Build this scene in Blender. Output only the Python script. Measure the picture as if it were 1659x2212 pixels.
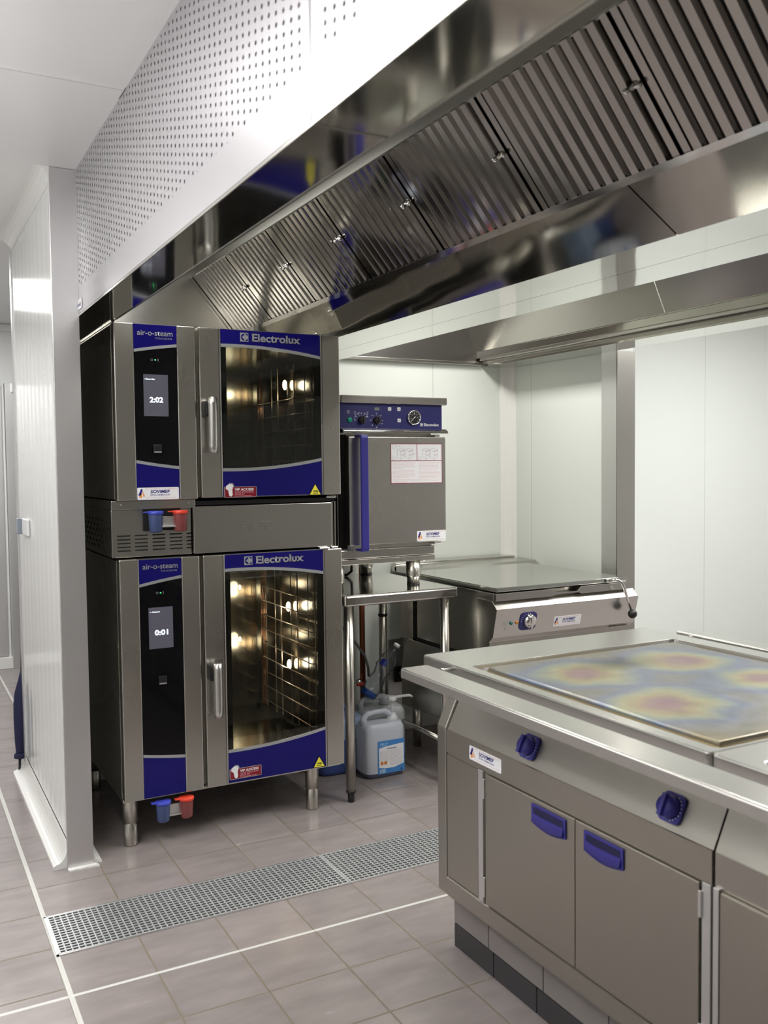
import bpy, bmesh, math, random
from mathutils import Vector, Matrix
from math import pi, sin, cos, radians
random.seed(7)
for o in list(bpy.data.objects): bpy.data.objects.remove(o)
S = bpy.context.scene; COL = S.collection

# ---------------------------------------------------------------- camera
CAM = Vector((-0.7303, -3.4097, 1.4103)); YAW, PITCH, ROLL, FPX = 0.4928, -0.0488, -0.0110, 1990.8
fwd = Vector((sin(YAW)*cos(PITCH), cos(YAW)*cos(PITCH), sin(PITCH)))
rt = Vector((cos(YAW), -sin(YAW), 0)); up = rt.cross(fwd)
r2 = rt*cos(ROLL)+up*sin(ROLL); u2 = -rt*sin(ROLL)+up*cos(ROLL)
cd = bpy.data.cameras.new('camera'); cam = bpy.data.objects.new('camera', cd); COL.objects.link(cam)
cam.matrix_world = Matrix(((r2.x, u2.x, -fwd.x, CAM.x), (r2.y, u2.y, -fwd.y, CAM.y), (r2.z, u2.z, -fwd.z, CAM.z), (0, 0, 0, 1)))
cd.sensor_fit = 'HORIZONTAL'; cd.sensor_width = 24; cd.lens = FPX/1659*24
cd.clip_start = .02; cd.clip_end = 50
cd.dof.use_dof = True; cd.dof.focus_distance = 3.55; cd.dof.aperture_fstop = 4.0
S.camera = cam
# ---------------------------------------------------------------- world, exposure, lights
w = bpy.data.worlds.new('world'); S.world = w; w.use_nodes = True
w.node_tree.nodes['Background'].inputs[0].default_value = (.9, .95, 1, 1)
w.node_tree.nodes['Background'].inputs[1].default_value = .12
S.view_settings.view_transform = 'Standard'; S.view_settings.look = 'None'
S.view_settings.exposure = 0.10; S.view_settings.gamma = 1; S.view_settings.use_curve_mapping = False

def area(name, loc, size, power, col=(1, .97, .92), rot=(0, 0, 0), spread=180):
    l = bpy.data.lights.new(name, 'AREA'); l.shape = 'RECTANGLE'; l.size, l.size_y = size
    l.energy = power; l.color = col; l.spread = radians(spread)
    o = bpy.data.objects.new(name, l); COL.objects.link(o); o.location = loc; o.rotation_euler = rot
    return o
CW = (1, .985, .96)
area('ceiling_light_near', (-1.05, -1.5, 2.43), (.3, 1.6), 9, CW)
area('ceiling_light_tube', (-.65, -1.35, 2.43), (.14, 1.0), 9, CW)
area('ceiling_light_behind', (-1.5, -4.4, 2.43), (.5, 1.3), 16, CW)
area('ceiling_light_mid', (-1.3, .6, 2.43), (.3, 1.2), 15, CW)
area('ceiling_light_corridor', (-.45, 2.35, 2.43), (.5, .9), 28, CW)
area('ceiling_fill_uplight', (-1.5, -1.3, 2.0), (.3, 1.8), 44, CW, (pi, 0, 0))  # added upward fill without a known fixture, brightens the ceiling
area('hood_light', (1.72, -1.3, 2.35), (.25, 1.0), 20, (1, .975, .92))
area('hood_light_back', (1.72, .20, 2.35), (.2, .5), 11, (1, .975, .92))
area('hood_light_left', (.28, -.3, 2.35), (.12, 1.2), 9, (1, .975, .92))
area('side_room_light', (3.6, -.9, 2.5), (1.2, 1.2), 72, CW)
area('ceiling_light_right', (3.4, -4.2, 2.5), (1.0, 1.2), 26, CW)

# ---------------------------------------------------------------- materials
MATS = {}
def new_mat(name):
    m = bpy.data.materials.new(name); m.use_nodes = True; MATS[name] = m
    nt = m.node_tree; b = nt.nodes['Principled BSDF']; return m, nt, b
def simple(name, col, rough=.4, metal=0, emis=None, es=0, spec=None, sss=0, coat=0, noise=0):
    m, nt, b = new_mat(name)
    b.inputs['Base Color'].default_value = (*col, 1); b.inputs['Roughness'].default_value = rough
    b.inputs['Metallic'].default_value = metal
    if emis: b.inputs['Emission Color'].default_value = (*emis, 1); b.inputs['Emission Strength'].default_value = es
    if coat: b.inputs['Coat Weight'].default_value = coat
    if noise:
        t = nt.nodes.new('ShaderNodeTexNoise'); t.inputs['Scale'].default_value = 9; t.inputs['Detail'].default_value = 6
        g = nt.nodes.new('ShaderNodeNewGeometry'); nt.links.new(g.outputs['Position'], t.inputs['Vector'])
        r = nt.nodes.new('ShaderNodeMapRange'); r.inputs[3].default_value = 1-noise; r.inputs[4].default_value = 1+noise
        nt.links.new(t.outputs[0], r.inputs[0])
        x = nt.nodes.new('ShaderNodeVectorMath'); x.operation = 'SCALE'; x.inputs[0].default_value = col
        nt.links.new(r.outputs[0], x.inputs['Scale']); nt.links.new(x.outputs[0], b.inputs['Base Color'])
    return m
def steel(name, col=(.50, .485, .45), rough=.28, scale=(400, 400, 4), bump=.003, var=.03, wav=0, wsc=2.5):
    """stainless steel: fine grain stretched along one axis, slight gloss variation"""
    m, nt, b = new_mat(name); N = nt.nodes.new; L = nt.links.new
    b.inputs['Metallic'].default_value = 1
    g = N('ShaderNodeNewGeometry'); v = N('ShaderNodeVectorMath'); v.operation = 'MULTIPLY'; v.inputs[1].default_value = scale
    L(g.outputs['Position'], v.inputs[0])
    t = N('ShaderNodeTexNoise'); t.inputs['Scale'].default_value = 1; t.inputs['Detail'].default_value = 3; L(v.outputs[0], t.inputs['Vector'])
    t2 = N('ShaderNodeTexNoise'); t2.inputs['Scale'].default_value = 2.2; t2.inputs['Detail'].default_value = 4; L(g.outputs['Position'], t2.inputs['Vector'])
    mr = N('ShaderNodeMapRange'); mr.inputs[3].default_value = max(.02, rough-.03); mr.inputs[4].default_value = rough+.03
    sc_ = N('ShaderNodeMath'); sc_.operation = 'MULTIPLY_ADD'; sc_.inputs[1].default_value = .12; sc_.inputs[2].default_value = .44; L(t.outputs[0], sc_.inputs[0])
    ad = N('ShaderNodeMath'); ad.operation = 'ADD'; L(sc_.outputs[0], ad.inputs[0]); L(t2.outputs[0], ad.inputs[1])
    ad.use_clamp = False; mr.inputs[1].default_value = .6; mr.inputs[2].default_value = 1.4; L(ad.outputs[0], mr.inputs[0])
    L(mr.outputs[0], b.inputs['Roughness'])
    c = N('ShaderNodeMapRange'); c.inputs[1].default_value = .6; c.inputs[2].default_value = 1.4
    c.inputs[3].default_value = 1-var; c.inputs[4].default_value = 1+var; L(ad.outputs[0], c.inputs[0])
    x = N('ShaderNodeVectorMath'); x.operation = 'SCALE'; x.inputs[0].default_value = col; L(c.outputs[0], x.inputs['Scale'])
    L(x.outputs[0], b.inputs['Base Color'])
    bp = N('ShaderNodeBump'); bp.inputs['Strength'].default_value = bump; bp.inputs['Distance'].default_value = .0006
    L(t.outputs[0], bp.inputs['Height'])
    if bump > .0031: L(bp.outputs[0], b.inputs['Normal'])
    if wav:
        t3 = N('ShaderNodeTexNoise'); t3.inputs['Scale'].default_value = wsc; t3.inputs['Detail'].default_value = 1; L(g.outputs['Position'], t3.inputs['Vector'])
        b2 = N('ShaderNodeBump'); b2.inputs['Strength'].default_value = 1; b2.inputs['Distance'].default_value = wav
        L(t3.outputs[0], b2.inputs['Height']); L(b2.outputs[0], bp.inputs['Normal'] if bump > .0031 else b.inputs['Normal'])
    return m
SV = steel('steel_vertical', col=(.58, .56, .51), scale=(500, 500, 6))
SH = steel('steel_horizontal', scale=(6, 6, 500), rough=.26)
SD = steel('steel_door', col=(.42, .395, .35), scale=(500, 500, 6), rough=.36)
SIV = steel('steel_range_body', col=(.43, .41, .37), scale=(500, 500, 6), rough=.3)
ST2 = steel('steel_steamer_door', col=(.58, .56, .52), scale=(500, 500, 6), rough=.27)
SP = steel('steel_polished', col=(.60, .59, .55), rough=.08, scale=(8, 300, 300), bump=.01, wav=.004)
SM = steel('steel_mirror', col=(.66, .66, .64), rough=.075, scale=(8, 300, 300), bump=0, var=.01, wav=.0035, wsc=3)
SS = steel('steel_satin_top', col=(.60, .595, .57), rough=.24, scale=(300, 5, 300))
SC = steel('steel_post', col=(.72, .715, .715), rough=.42, scale=(40, 40, 40), bump=.01)
SI = steel('steel_cavity', col=(.36, .35, .30), rough=.16, scale=(6, 6, 6), bump=0, wav=.0006)
SB = steel('steel_baffle', col=(.50, .48, .455), rough=.11, scale=(8, 8, 8), bump=0, wav=.0012, wsc=7)
COPW = simple('copper_tinted_rod', (.70, .42, .28), .25, .9)
WIRE = simple('rack_wire', (.75, .68, .58), .28, .9)
SL = simple('satin_light_steel', (.50, .51, .48), .35, .6)
CHR = simple('chrome', (.75, .74, .72), .1, 1)
GALV = simple('galvanised_grating', (.62, .64, .65), .45, .6, noise=.12)
NAVY = simple('navy_glass', (.008, .006, .13), .12)
NAVYP = simple('navy_enamel', (.022, .022, .14), .35)
BLUEP = simple('blue_plastic', (.035, .03, .25), .38)
BLK = simple('black_plastic', (.012, .012, .012), .35)
BLKG = simple('black_glass', (.004, .004, .005), .05)
for m_ in (NAVY, BLKG): m_.node_tree.nodes['Principled BSDF'].inputs['Specular IOR Level'].default_value = .28
VOID = simple('dark_gap', (.008, .008, .008), .9)
SILV = simple('silver_print', (.50, .52, .54), .3, .6)
WHITEP = simple('white_print', (.82, .83, .84), .4)
WPLAS = simple('white_plastic', (.75, .76, .76), .35)
STK = simple('sticker_white', (.86, .87, .90), .4)
INK = simple('sticker_navy_ink', (.03, .02, .22), .5)
ORG = simple('sticker_orange_ink', (.85, .36, .12), .5)
PALE = simple('sticker_pale_red_ink', (.75, .45, .42), .5)
REDI = simple('maroon_print', (.28, .03, .05), .5)
MAROON = simple('sticker_maroon', (.22, .008, .02), .4)
PINK = simple('pink_print', (.75, .35, .42), .5)
YEL = simple('warning_yellow', (.86, .78, .05), .45)
GREYI = simple('grey_ink', (.35, .35, .38), .6)
GRN = simple('green_button', (.0, .30, .20), .3)
SCR = simple('screen_lit', (.05, .05, .06), .2, emis=(.16, .15, .20), es=.28)
SCT = simple('screen_digits', (.8, .9, 1), .3, emis=(.75, .85, 1), es=1.6)
LED = simple('green_led', (.1, .9, .3), .3, emis=(.1, 1, .25), es=1.5)
BULB_GLINT = simple('bulb_and_glint', (1, .7, .4), .3, emis=(1, .66, .40), es=22)  # also glows for the imitated bulb reflections
COPPER = simple('copper_pipe', (.30, .10, .05), .4, .8)
REDV = simple('red_valve', (.55, .05, .03), .4)
REDC = simple('red_lid', (.75, .06, .03), .35)
BLUC = simple('blue_lid', (.05, .07, .50), .35)
PVC = simple('white_pvc', (.80, .80, .78), .25, coat=.3)
DARKC = simple('navy_cloth', (.010, .012, .05), .8, noise=.2)
AMBER = simple('amber_lamp', (.55, .22, .03), .25)
TGREEN = simple('green_lamp', (.02, .16, .12), .25)
CERL = simple('plinth_tile_light', (.21, .188, .184), .3, noise=.12)
CERD = simple('plinth_tile_dark', (.035, .033, .037), .3, noise=.2)
GROUTW = simple('pale_grout', (.55, .54, .52), .8)
LIQB = simple('blue_liquid', (.02, .12, .55), .2)

def glassy(name, tint, fac=.1, rough=.02, gcol=(1, 1, 1), ior=1.5):
    m = bpy.data.materials.new(name); m.use_nodes = True; nt = m.node_tree; nt.nodes.clear(); N = nt.nodes.new
    o = N('ShaderNodeOutputMaterial'); mx = N('ShaderNodeMixShader'); t = N('ShaderNodeBsdfTransparent'); g = N('ShaderNodeBsdfGlossy')
    t.inputs[0].default_value = (*tint, 1); g.inputs['Roughness'].default_value = rough; g.inputs['Color'].default_value = (*gcol, 1)
    f = N('ShaderNodeFresnel'); f.inputs['IOR'].default_value = ior
    a = N('ShaderNodeMath'); a.operation = 'MULTIPLY_ADD'; a.inputs[1].default_value = 1.0; a.inputs[2].default_value = fac
    a.use_clamp = True
    nt.links.new(f.outputs[0], a.inputs[0]); nt.links.new(a.outputs[0], mx.inputs[0]); nt.links.new(t.outputs[0], mx.inputs[1]); nt.links.new(g.outputs[0], mx.inputs[2])
    nt.links.new(mx.outputs[0], o.inputs[0]); return m
GLASS = glassy('door_glass', (.78, .79, .74), .0)
GLASSD = glassy('door_glass_smoked', (.62, .64, .60), .0)
PET = glassy('clear_bottle_plastic', (.93, .95, .97), .05, .12, (.9, .95, 1), 1.16)
CUPB = simple('blue_cup_plastic', (.06, .09, .22), .2)
CUPR = simple('red_cup_plastic', (.24, .06, .06), .2)

def hdpe(name, col, liq=None, zl=0):
    """milky canister plastic; optional liquid level seen through the wall"""
    m, nt, b = new_mat(name)
    b.inputs['Roughness'].default_value = .38; b.inputs['Subsurface Weight'].default_value = .3
    b.inputs['Subsurface Radius'].default_value = (.02, .02, .02); b.inputs['Subsurface Scale'].default_value = .5
    if liq:
        g = nt.nodes.new('ShaderNodeNewGeometry'); s = nt.nodes.new('ShaderNodeSeparateXYZ'); nt.links.new(g.outputs['Position'], s.inputs[0])
        c = nt.nodes.new('ShaderNodeMath'); c.operation = 'LESS_THAN'; c.inputs[1].default_value = zl; nt.links.new(s.outputs[2], c.inputs[0])
        x = nt.nodes.new('ShaderNodeMix'); x.data_type = 'RGBA'; nt.links.new(c.outputs[0], x.inputs[0])
        x.inputs[6].default_value = (*col, 1); x.inputs[7].default_value = (*liq, 1); nt.links.new(x.outputs[2], b.inputs['Base Color'])
    else: b.inputs['Base Color'].default_value = (*col, 1)
    return m
CAN1 = hdpe('milky_canister', (.58, .62, .70), (.10, .11, .17), .024)
CAN2 = hdpe('milky_canister_large', (.55, .58, .60))
CAN3 = hdpe('blue_canister', (.32, .42, .60), (.05, .09, .30), .16)

def nodes_util(nt):
    N = nt.nodes.new; L = nt.links.new
    def M(op, a, b=None, c=None):
        n = N('ShaderNodeMath'); n.operation = op
        for i, v in enumerate((a, b, c)):
            if v is None: continue
            if isinstance(v, (int, float)): n.inputs[i].default_value = v
            else: L(v, n.inputs[i])
        return n.outputs[0]
    return N, L, M
def lines(M, co, off, pitch, wid):
    """1 on thin lines at off + k*pitch"""
    f = M('FRACT', M('DIVIDE', M('SUBTRACT', co, off-pitch/2), pitch))
    return M('LESS_THAN', M('ABSOLUTE', M('SUBTRACT', f, .5)), wid/2/pitch)
def floor_mat():
    m, nt, b = new_mat('grey_floor_tiles'); N, L, M = nodes_util(nt)
    g = N('ShaderNodeNewGeometry'); s = N('ShaderNodeSeparateXYZ'); L(g.outputs['Position'], s.inputs[0]); x, y = s.outputs[0], s.outputs[1]
    right = M('GREATER_THAN', x, -.343)
    lx = lines(M, x, -.109, .2395, .006)
    lyr = lines(M, y, -.885, .2395, .006); lyl = lines(M, y, -.12, .2395, .006)
    ly = M('ADD', M('MULTIPLY', lyr, right), M('MULTIPLY', lyl, M('SUBTRACT', 1, right)))
    gr = M('MAXIMUM', lx, ly)
    w1 = M('LESS_THAN', M('ABSOLUTE', M('ADD', x, .343)), .007)
    w2 = M('LESS_THAN', M('ABSOLUTE', M('ADD', y, .883)), .006)
    far = M('MULTIPLY', M('LESS_THAN', M('ABSOLUTE', M('ADD', x, .10)), .007), M('GREATER_THAN', y, 1.3))
    wt = M('MAXIMUM', M('MAXIMUM', w1, w2), far)
    # per tile tone and mottling
    cx = M('FLOOR', M('DIVIDE', M('ADD', x, .109), .2395)); cy = M('FLOOR', M('DIVIDE', M('ADD', y, .885), .2395))
    cb = N('ShaderNodeCombineXYZ'); L(cx, cb.inputs[0]); L(cy, cb.inputs[1])
    wn = N('ShaderNodeTexWhiteNoise'); wn.noise_dimensions = '3D'; L(cb.outputs[0], wn.inputs['Vector'])
    va = N('ShaderNodeVectorMath'); va.operation = 'ADD'; L(g.outputs['Position'], va.inputs[0])
    vs = N('ShaderNodeVectorMath'); vs.operation = 'SCALE'; vs.inputs['Scale'].default_value = 5; L(wn.outputs['Color'], vs.inputs[0]); L(vs.outputs[0], va.inputs[1])
    vm = N('ShaderNodeVectorMath'); vm.operation = 'MULTIPLY'; vm.inputs[1].default_value = (5, 16, 1); L(va.outputs[0], vm.inputs[0])
    t = N('ShaderNodeTexNoise'); t.inputs['Scale'].default_value = 1; t.inputs['Detail'].default_value = 5; t.inputs['Roughness'].default_value = .55; L(vm.outputs[0], t.inputs['Vector'])
    v = M('ADD', M('MULTIPLY', M('SUBTRACT', t.outputs[0], .5), .55), M('MULTIPLY', M('SUBTRACT', wn.outputs['Value'], .5), .10))
    v = M('ADD', v, 1)
    sc = N('ShaderNodeVectorMath'); sc.operation = 'SCALE'; sc.inputs[0].default_value = (.275, .243, .237); L(v, sc.inputs['Scale'])
    m1 = N('ShaderNodeMix'); m1.data_type = 'RGBA'; L(gr, m1.inputs[0]); L(sc.outputs[0], m1.inputs[6]); m1.inputs[7].default_value = (.19, .165, .125, 1)
    m2 = N('ShaderNodeMix'); m2.data_type = 'RGBA'; L(wt, m2.inputs[0]); L(m1.outputs[2], m2.inputs[6]); m2.inputs[7].default_value = (.60, .60, .57, 1)
    L(m2.outputs[2], b.inputs['Base Color'])
    L(M('ADD', M('MULTIPLY', gr, .35), M('ADD', M('MULTIPLY', t.outputs[0], .16), .16)), b.inputs['Roughness'])
    bp = N('ShaderNodeBump'); bp.inputs['Strength'].default_value = .25; bp.inputs['Distance'].default_value = .002
    L(M('SUBTRACT', M('MULTIPLY', t.outputs[0], .3), gr), bp.inputs['Height']); L(bp.outputs[0], b.inputs['Normal'])
    return m
FLOOR = floor_mat()
def panel_mat(name, col, axis, joints, rough=.32, rib=0):
    """white insulated wall panel with hairline vertical joints at given coordinates"""
    m, nt, b = new_mat(name); N, L, M = nodes_util(nt)
    g = N('ShaderNodeNewGeometry'); s = N('ShaderNodeSeparateXYZ'); L(g.outputs['Position'], s.inputs[0]); c = s.outputs[axis]
    tot = None
    for j in joints:
        k = M('LESS_THAN', M('ABSOLUTE', M('SUBTRACT', c, j)), .0016); tot = k if tot is None else M('MAXIMUM', tot, k)
    mx = N('ShaderNodeMix'); mx.data_type = 'RGBA'; mx.inputs[6].default_value = (*col, 1); mx.inputs[7].default_value = tuple(v*.6 for v in col)+(1,)
    if tot is not None: L(tot, mx.inputs[0])
    else: mx.inputs[0].default_value = 0
    L(mx.outputs[2], b.inputs['Base Color']); b.inputs['Roughness'].default_value = rough
    if rib:
        wv = M('SINE', M('MULTIPLY', c, 2*pi/rib)); bp = N('ShaderNodeBump'); bp.inputs['Strength'].default_value = .5; bp.inputs['Distance'].default_value = .0006
        L(wv, bp.inputs['Height']); L(bp.outputs[0], b.inputs['Normal'])
    return m
WB = panel_mat('wall_panel_back', (.70, .735, .70), 0, (1.87, 1.24, 2.43, 3.918, 4.547))
WR = panel_mat('wall_panel_right', (.70, .735, .70), 1, (.657,))
WL = panel_mat('wall_panel_glossy', (.76, .77, .755), 1, (.30, .66), rough=.12, rib=.11)
WP = panel_mat('wall_panel_plain', (.78, .79, .78), 0, ())
CEIL = panel_mat('ceiling_panel', (.80, .80, .80), 1, (-.823, 1.6), rough=.3)

def perforated():
    m, nt, b = new_mat('perforated_panel'); N, L, M = nodes_util(nt)
    g = N('ShaderNodeNewGeometry'); s = N('ShaderNodeSeparateXYZ'); L(g.outputs['Position'], s.inputs[0]); y, z = s.outputs[1], s.outputs[2]
    py, pz, r = .0654, .0197, .0046
    def lat(oy, oz):
        a = M('MULTIPLY', M('SUBTRACT', M('FRACT', M('DIVIDE', M('SUBTRACT', y, oy-py/2), py)), .5), py)
        c = M('MULTIPLY', M('SUBTRACT', M('FRACT', M('DIVIDE', M('SUBTRACT', z, oz-pz/2), pz)), .5), pz)
        return M('LESS_THAN', M('SQRT', M('ADD', M('MULTIPLY', a, a), M('MULTIPLY', c, c))), r)
    h = M('MAXIMUM', lat(-2.02, 2.050), lat(-2.02+py/2, 2.050+pz/2))
    h = M('MULTIPLY', h, M('GREATER_THAN', z, 2.043)); h = M('MULTIPLY', h, M('LESS_THAN', z, 2.435))
    h = M('MULTIPLY', h, M('GREATER_THAN', M('ABSOLUTE', M('ADD', y, 2.062)), .03))
    b.inputs['Base Color'].default_value = (.44, .43, .45, 1); b.inputs['Metallic'].default_value = .6; b.inputs['Roughness'].default_value = .36
    t = N('ShaderNodeBsdfTransparent'); mx = N('ShaderNodeMixShader'); L(h, mx.inputs[0]); L(b.outputs[0], mx.inputs[1]); L(t.outputs[0], mx.inputs[2])
    L(mx.outputs[0], nt.nodes['Material Output'].inputs[0]); return m
PERF = perforated()

def heatplate():
    m, nt, b = new_mat('heat_tinted_hotplate'); N, L, M = nodes_util(nt)
    g = N('ShaderNodeNewGeometry'); s = N('ShaderNodeSeparateXYZ'); L(g.outputs['Position'], s.inputs[0])
    n = N('ShaderNodeTexNoise'); n.inputs['Scale'].default_value = 6; n.inputs['Detail'].default_value = 6; L(g.outputs['Position'], n.inputs['Vector'])
    dmin = None
    for cx, cy in ((.875, -1.527), (.855, -1.854), (1.241, -1.551), (1.235, -1.804)):
        dx = M('SUBTRACT', s.outputs[0], cx); dy = M('SUBTRACT', s.outputs[1], cy)
        d = M('SQRT', M('ADD', M('MULTIPLY', dx, dx), M('MULTIPLY', dy, dy))); dmin = d if dmin is None else M('SMOOTH_MIN', dmin, d, .05)
    n3 = N('ShaderNodeTexNoise'); n3.inputs['Scale'].default_value = 3.2; n3.inputs['Detail'].default_value = 2; L(g.outputs['Position'], n3.inputs['Vector'])
    d = M('ADD', M('ADD', dmin, M('MULTIPLY', M('SUBTRACT', n.outputs[0], .5), .12)), M('MULTIPLY', M('SUBTRACT', n3.outputs[0], .5), .24))
    cr = N('ShaderNodeValToRGB'); e = cr.color_ramp.elements
    e[0].position = .0; e[0].color = (.40, .25, .28, 1); e[1].position = 1; e[1].color = (.33, .29, .20, 1)
    for p, c in ((.14, (.42, .30, .28)), (.24, (.50, .41, .26)), (.34, (.49, .48, .32)), (.43, (.37, .41, .38)), (.53, (.26, .30, .40)), (.66, (.31, .31, .32)), (.80, (.33, .32, .28))):
        q = e.new(p); q.color = (*c, 1)
    L(M('MULTIPLY', d, 3.4), cr.inputs[0])
    # dark scorched smudge between the zones
    dx = M('SUBTRACT', s.outputs[0], 1.05); dy = M('SUBTRACT', s.outputs[1], -1.47)
    sm = M('SQRT', M('ADD', M('MULTIPLY', dx, dx), M('MULTIPLY', dy, M('MULTIPLY', dy, 3))))
    n2 = N('ShaderNodeTexNoise'); n2.inputs['Scale'].default_value = 22; n2.inputs['Detail'].default_value = 8; L(g.outputs['Position'], n2.inputs['Vector'])
    k = N('ShaderNodeMapRange'); k.inputs[1].default_value = .02; k.inputs[2].default_value = .17; k.inputs[3].default_value = .30; k.inputs[4].default_value = .70
    L(M('ADD', sm, M('MULTIPLY', M('SUBTRACT', n2.outputs[0], .5), .12)), k.inputs[0])
    x = N('ShaderNodeVectorMath'); x.operation = 'SCALE'; L(cr.outputs[0], x.inputs[0]); L(k.outputs[0], x.inputs['Scale'])
    L(x.outputs[0], b.inputs['Base Color']); b.inputs['Metallic'].default_value = .85
    L(M('ADD', M('MULTIPLY', n2.outputs[0], .22), .24), b.inputs['Roughness'])
    return m
HEAT = heatplate()
BRASSY = simple('heat_browned_edge', (.36, .28, .15), .3, .9, noise=.2)

# ---------------------------------------------------------------- mesh helpers
class MB:
    def __init__(s): s.bm = bmesh.new()
    def box(s, x0, y0, z0, x1, y1, z1, bev=0, seg=2):
        t = bmesh.new(); bmesh.ops.create_cube(t, size=1)
        x0, x1 = sorted((x0, x1)); y0, y1 = sorted((y0, y1)); z0, z1 = sorted((z0, z1))
        for v in t.verts: v.co = Vector(((x0+x1)/2+v.co.x*(x1-x0), (y0+y1)/2+v.co.y*(y1-y0), (z0+z1)/2+v.co.z*(z1-z0)))
        if bev: bmesh.ops.bevel(t, geom=t.edges[:], offset=bev, segments=seg, affect='EDGES', profile=.5)
        s.add(t); return s
    def add(s, t, mat=None):
        me = bpy.data.meshes.new('t'); t.to_mesh(me); t.free()
        if mat: me.transform(mat)
        s.bm.from_mesh(me); bpy.data.meshes.remove(me)
    def prism(s, pts, a0, a1, ax='y', bev=0):
        """extrude a 2D outline: ax='y' -> pts are (x,z); 'x' -> (y,z); 'z' -> (x,y)"""
        t = bmesh.new(); f = {'y': lambda p, a: (p[0], a, p[1]), 'x': lambda p, a: (a, p[0], p[1]), 'z': lambda p, a: (p[0], p[1], a)}[ax]
        A = [t.verts.new(f(p, a0)) for p in pts]; B = [t.verts.new(f(p, a1)) for p in pts]; n = len(pts)
        t.faces.new(A); t.faces.new(B[::-1])
        for i in range(n): t.faces.new((A[i], B[i], B[(i+1) % n], A[(i+1) % n]))
        bmesh.ops.recalc_face_normals(t, faces=t.faces[:])
        if bev: bmesh.ops.bevel(t, geom=t.edges[:], offset=bev, segments=2, affect='EDGES', profile=.5)
        s.add(t); return s
    def tube(s, pts, r, n=12, caps=True):
        pts = [Vector(p) for p in pts]; t = bmesh.new(); rings = []
        for i, p in enumerate(pts):
            d = (pts[min(i+1, len(pts)-1)]-pts[max(i-1, 0)]).normalized()
            a = d.orthogonal().normalized() if i == 0 else (pa-d*pa.dot(d)).normalized()
            pa = a; b = d.cross(a); rr = r[i] if isinstance(r, (list, tuple)) else r
            rings.append([t.verts.new(p+(a*cos(2*pi*k/n)+b*sin(2*pi*k/n))*rr) for k in range(n)])
        for i in range(len(rings)-1):
            for k in range(n): t.faces.new((rings[i][k], rings[i][(k+1) % n], rings[i+1][(k+1) % n], rings[i+1][k]))
        if caps: t.faces.new(rings[0][::-1]); t.faces.new(rings[-1])
        for f in t.faces: f.smooth = len(f.verts) == 4
        s.add(t); return s
    def lathe(s, prof, c, ax=(0, 0, 1), n=24, smooth=True):
        """prof: (radius, height) along axis ax from c"""
        q = Vector((0, 0, 1)).rotation_difference(Vector(ax)).to_matrix().to_4x4(); t = bmesh.new(); rings = []
        for r, h in prof: rings.append([t.verts.new((max(r, 1e-5)*cos(2*pi*k/n), max(r, 1e-5)*sin(2*pi*k/n), h)) for k in range(n)])
        for i in range(len(rings)-1):
            for k in range(n): t.faces.new((rings[i][k], rings[i][(k+1) % n], rings[i+1][(k+1) % n], rings[i+1][k]))
        t.faces.new(rings[0][::-1]); t.faces.new(rings[-1])
        bmesh.ops.recalc_face_normals(t, faces=t.faces[:])
        for f in t.faces: f.smooth = smooth and len(f.verts) == 4
        s.add(t, Matrix.Translation(Vector(c)) @ q); return s
    def sphere(s, c, r, sc=(1, 1, 1), n=20):
        t = bmesh.new(); bmesh.ops.create_uvsphere(t, u_segments=n, v_segments=n//2, radius=r)
        for f in t.faces: f.smooth = True
        s.add(t, Matrix.Translation(Vector(c)) @ Matrix.Diagonal((*sc, 1))); return s
    def poly(s, pts):
        s.bm.faces.new([s.bm.verts.new(p) for p in pts]); return s
    def slab(s, pts, nrm, th):
        """planar polygon in 3D given thickness along nrm"""
        n = Vector(nrm)*th; t = bmesh.new(); A = [t.verts.new(Vector(p)) for p in pts]; B = [t.verts.new(Vector(p)+n) for p in pts]; k = len(pts)
        t.faces.new(A); t.faces.new(B[::-1])
        for i in range(k): t.faces.new((A[i], B[i], B[(i+1) % k], A[(i+1) % k]))
        bmesh.ops.recalc_face_normals(t, faces=t.faces[:]); s.add(t); return s
    def done(s, name, mat, parent=None, root=None, label=None, autosmooth=False):
        me = bpy.data.meshes.new(name); off = root if root is not None else Vector((0, 0, 0))
        if len(off): s.bm.transform(Matrix.Translation(-Vector(off)))
        s.bm.to_mesh(me); s.bm.free(); me.materials.append(mat)
        o = bpy.data.objects.new(name, me); COL.objects.link(o)
        if parent: o.parent = parent
        if label: o['label'] = label
        return o
class Thing:
    def __init__(s, name, loc, label, cat, group=None):
        s.o = bpy.data.objects.new(name, None); COL.objects.link(s.o); s.o.location = loc; s.o.empty_display_size = .05
        s.loc = Vector(loc); s.o['label'] = label; s.o['category'] = cat
        if group: s.o['group'] = group
    def p(s, name, mb, mat, parent=None, label=None):
        return mb.done(name, mat, parent or s.o, s.loc, label)
def single(name, mb, mat, base, label, cat, group=None):
    o = mb.done(name, mat, None, Vector(base)); o.location = base; o['label'] = label; o['category'] = cat
    if group: o['group'] = group
    return o
def struct(name, mb, mat):
    o = mb.done(name, mat); o['kind'] = 'structure'; return o

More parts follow.
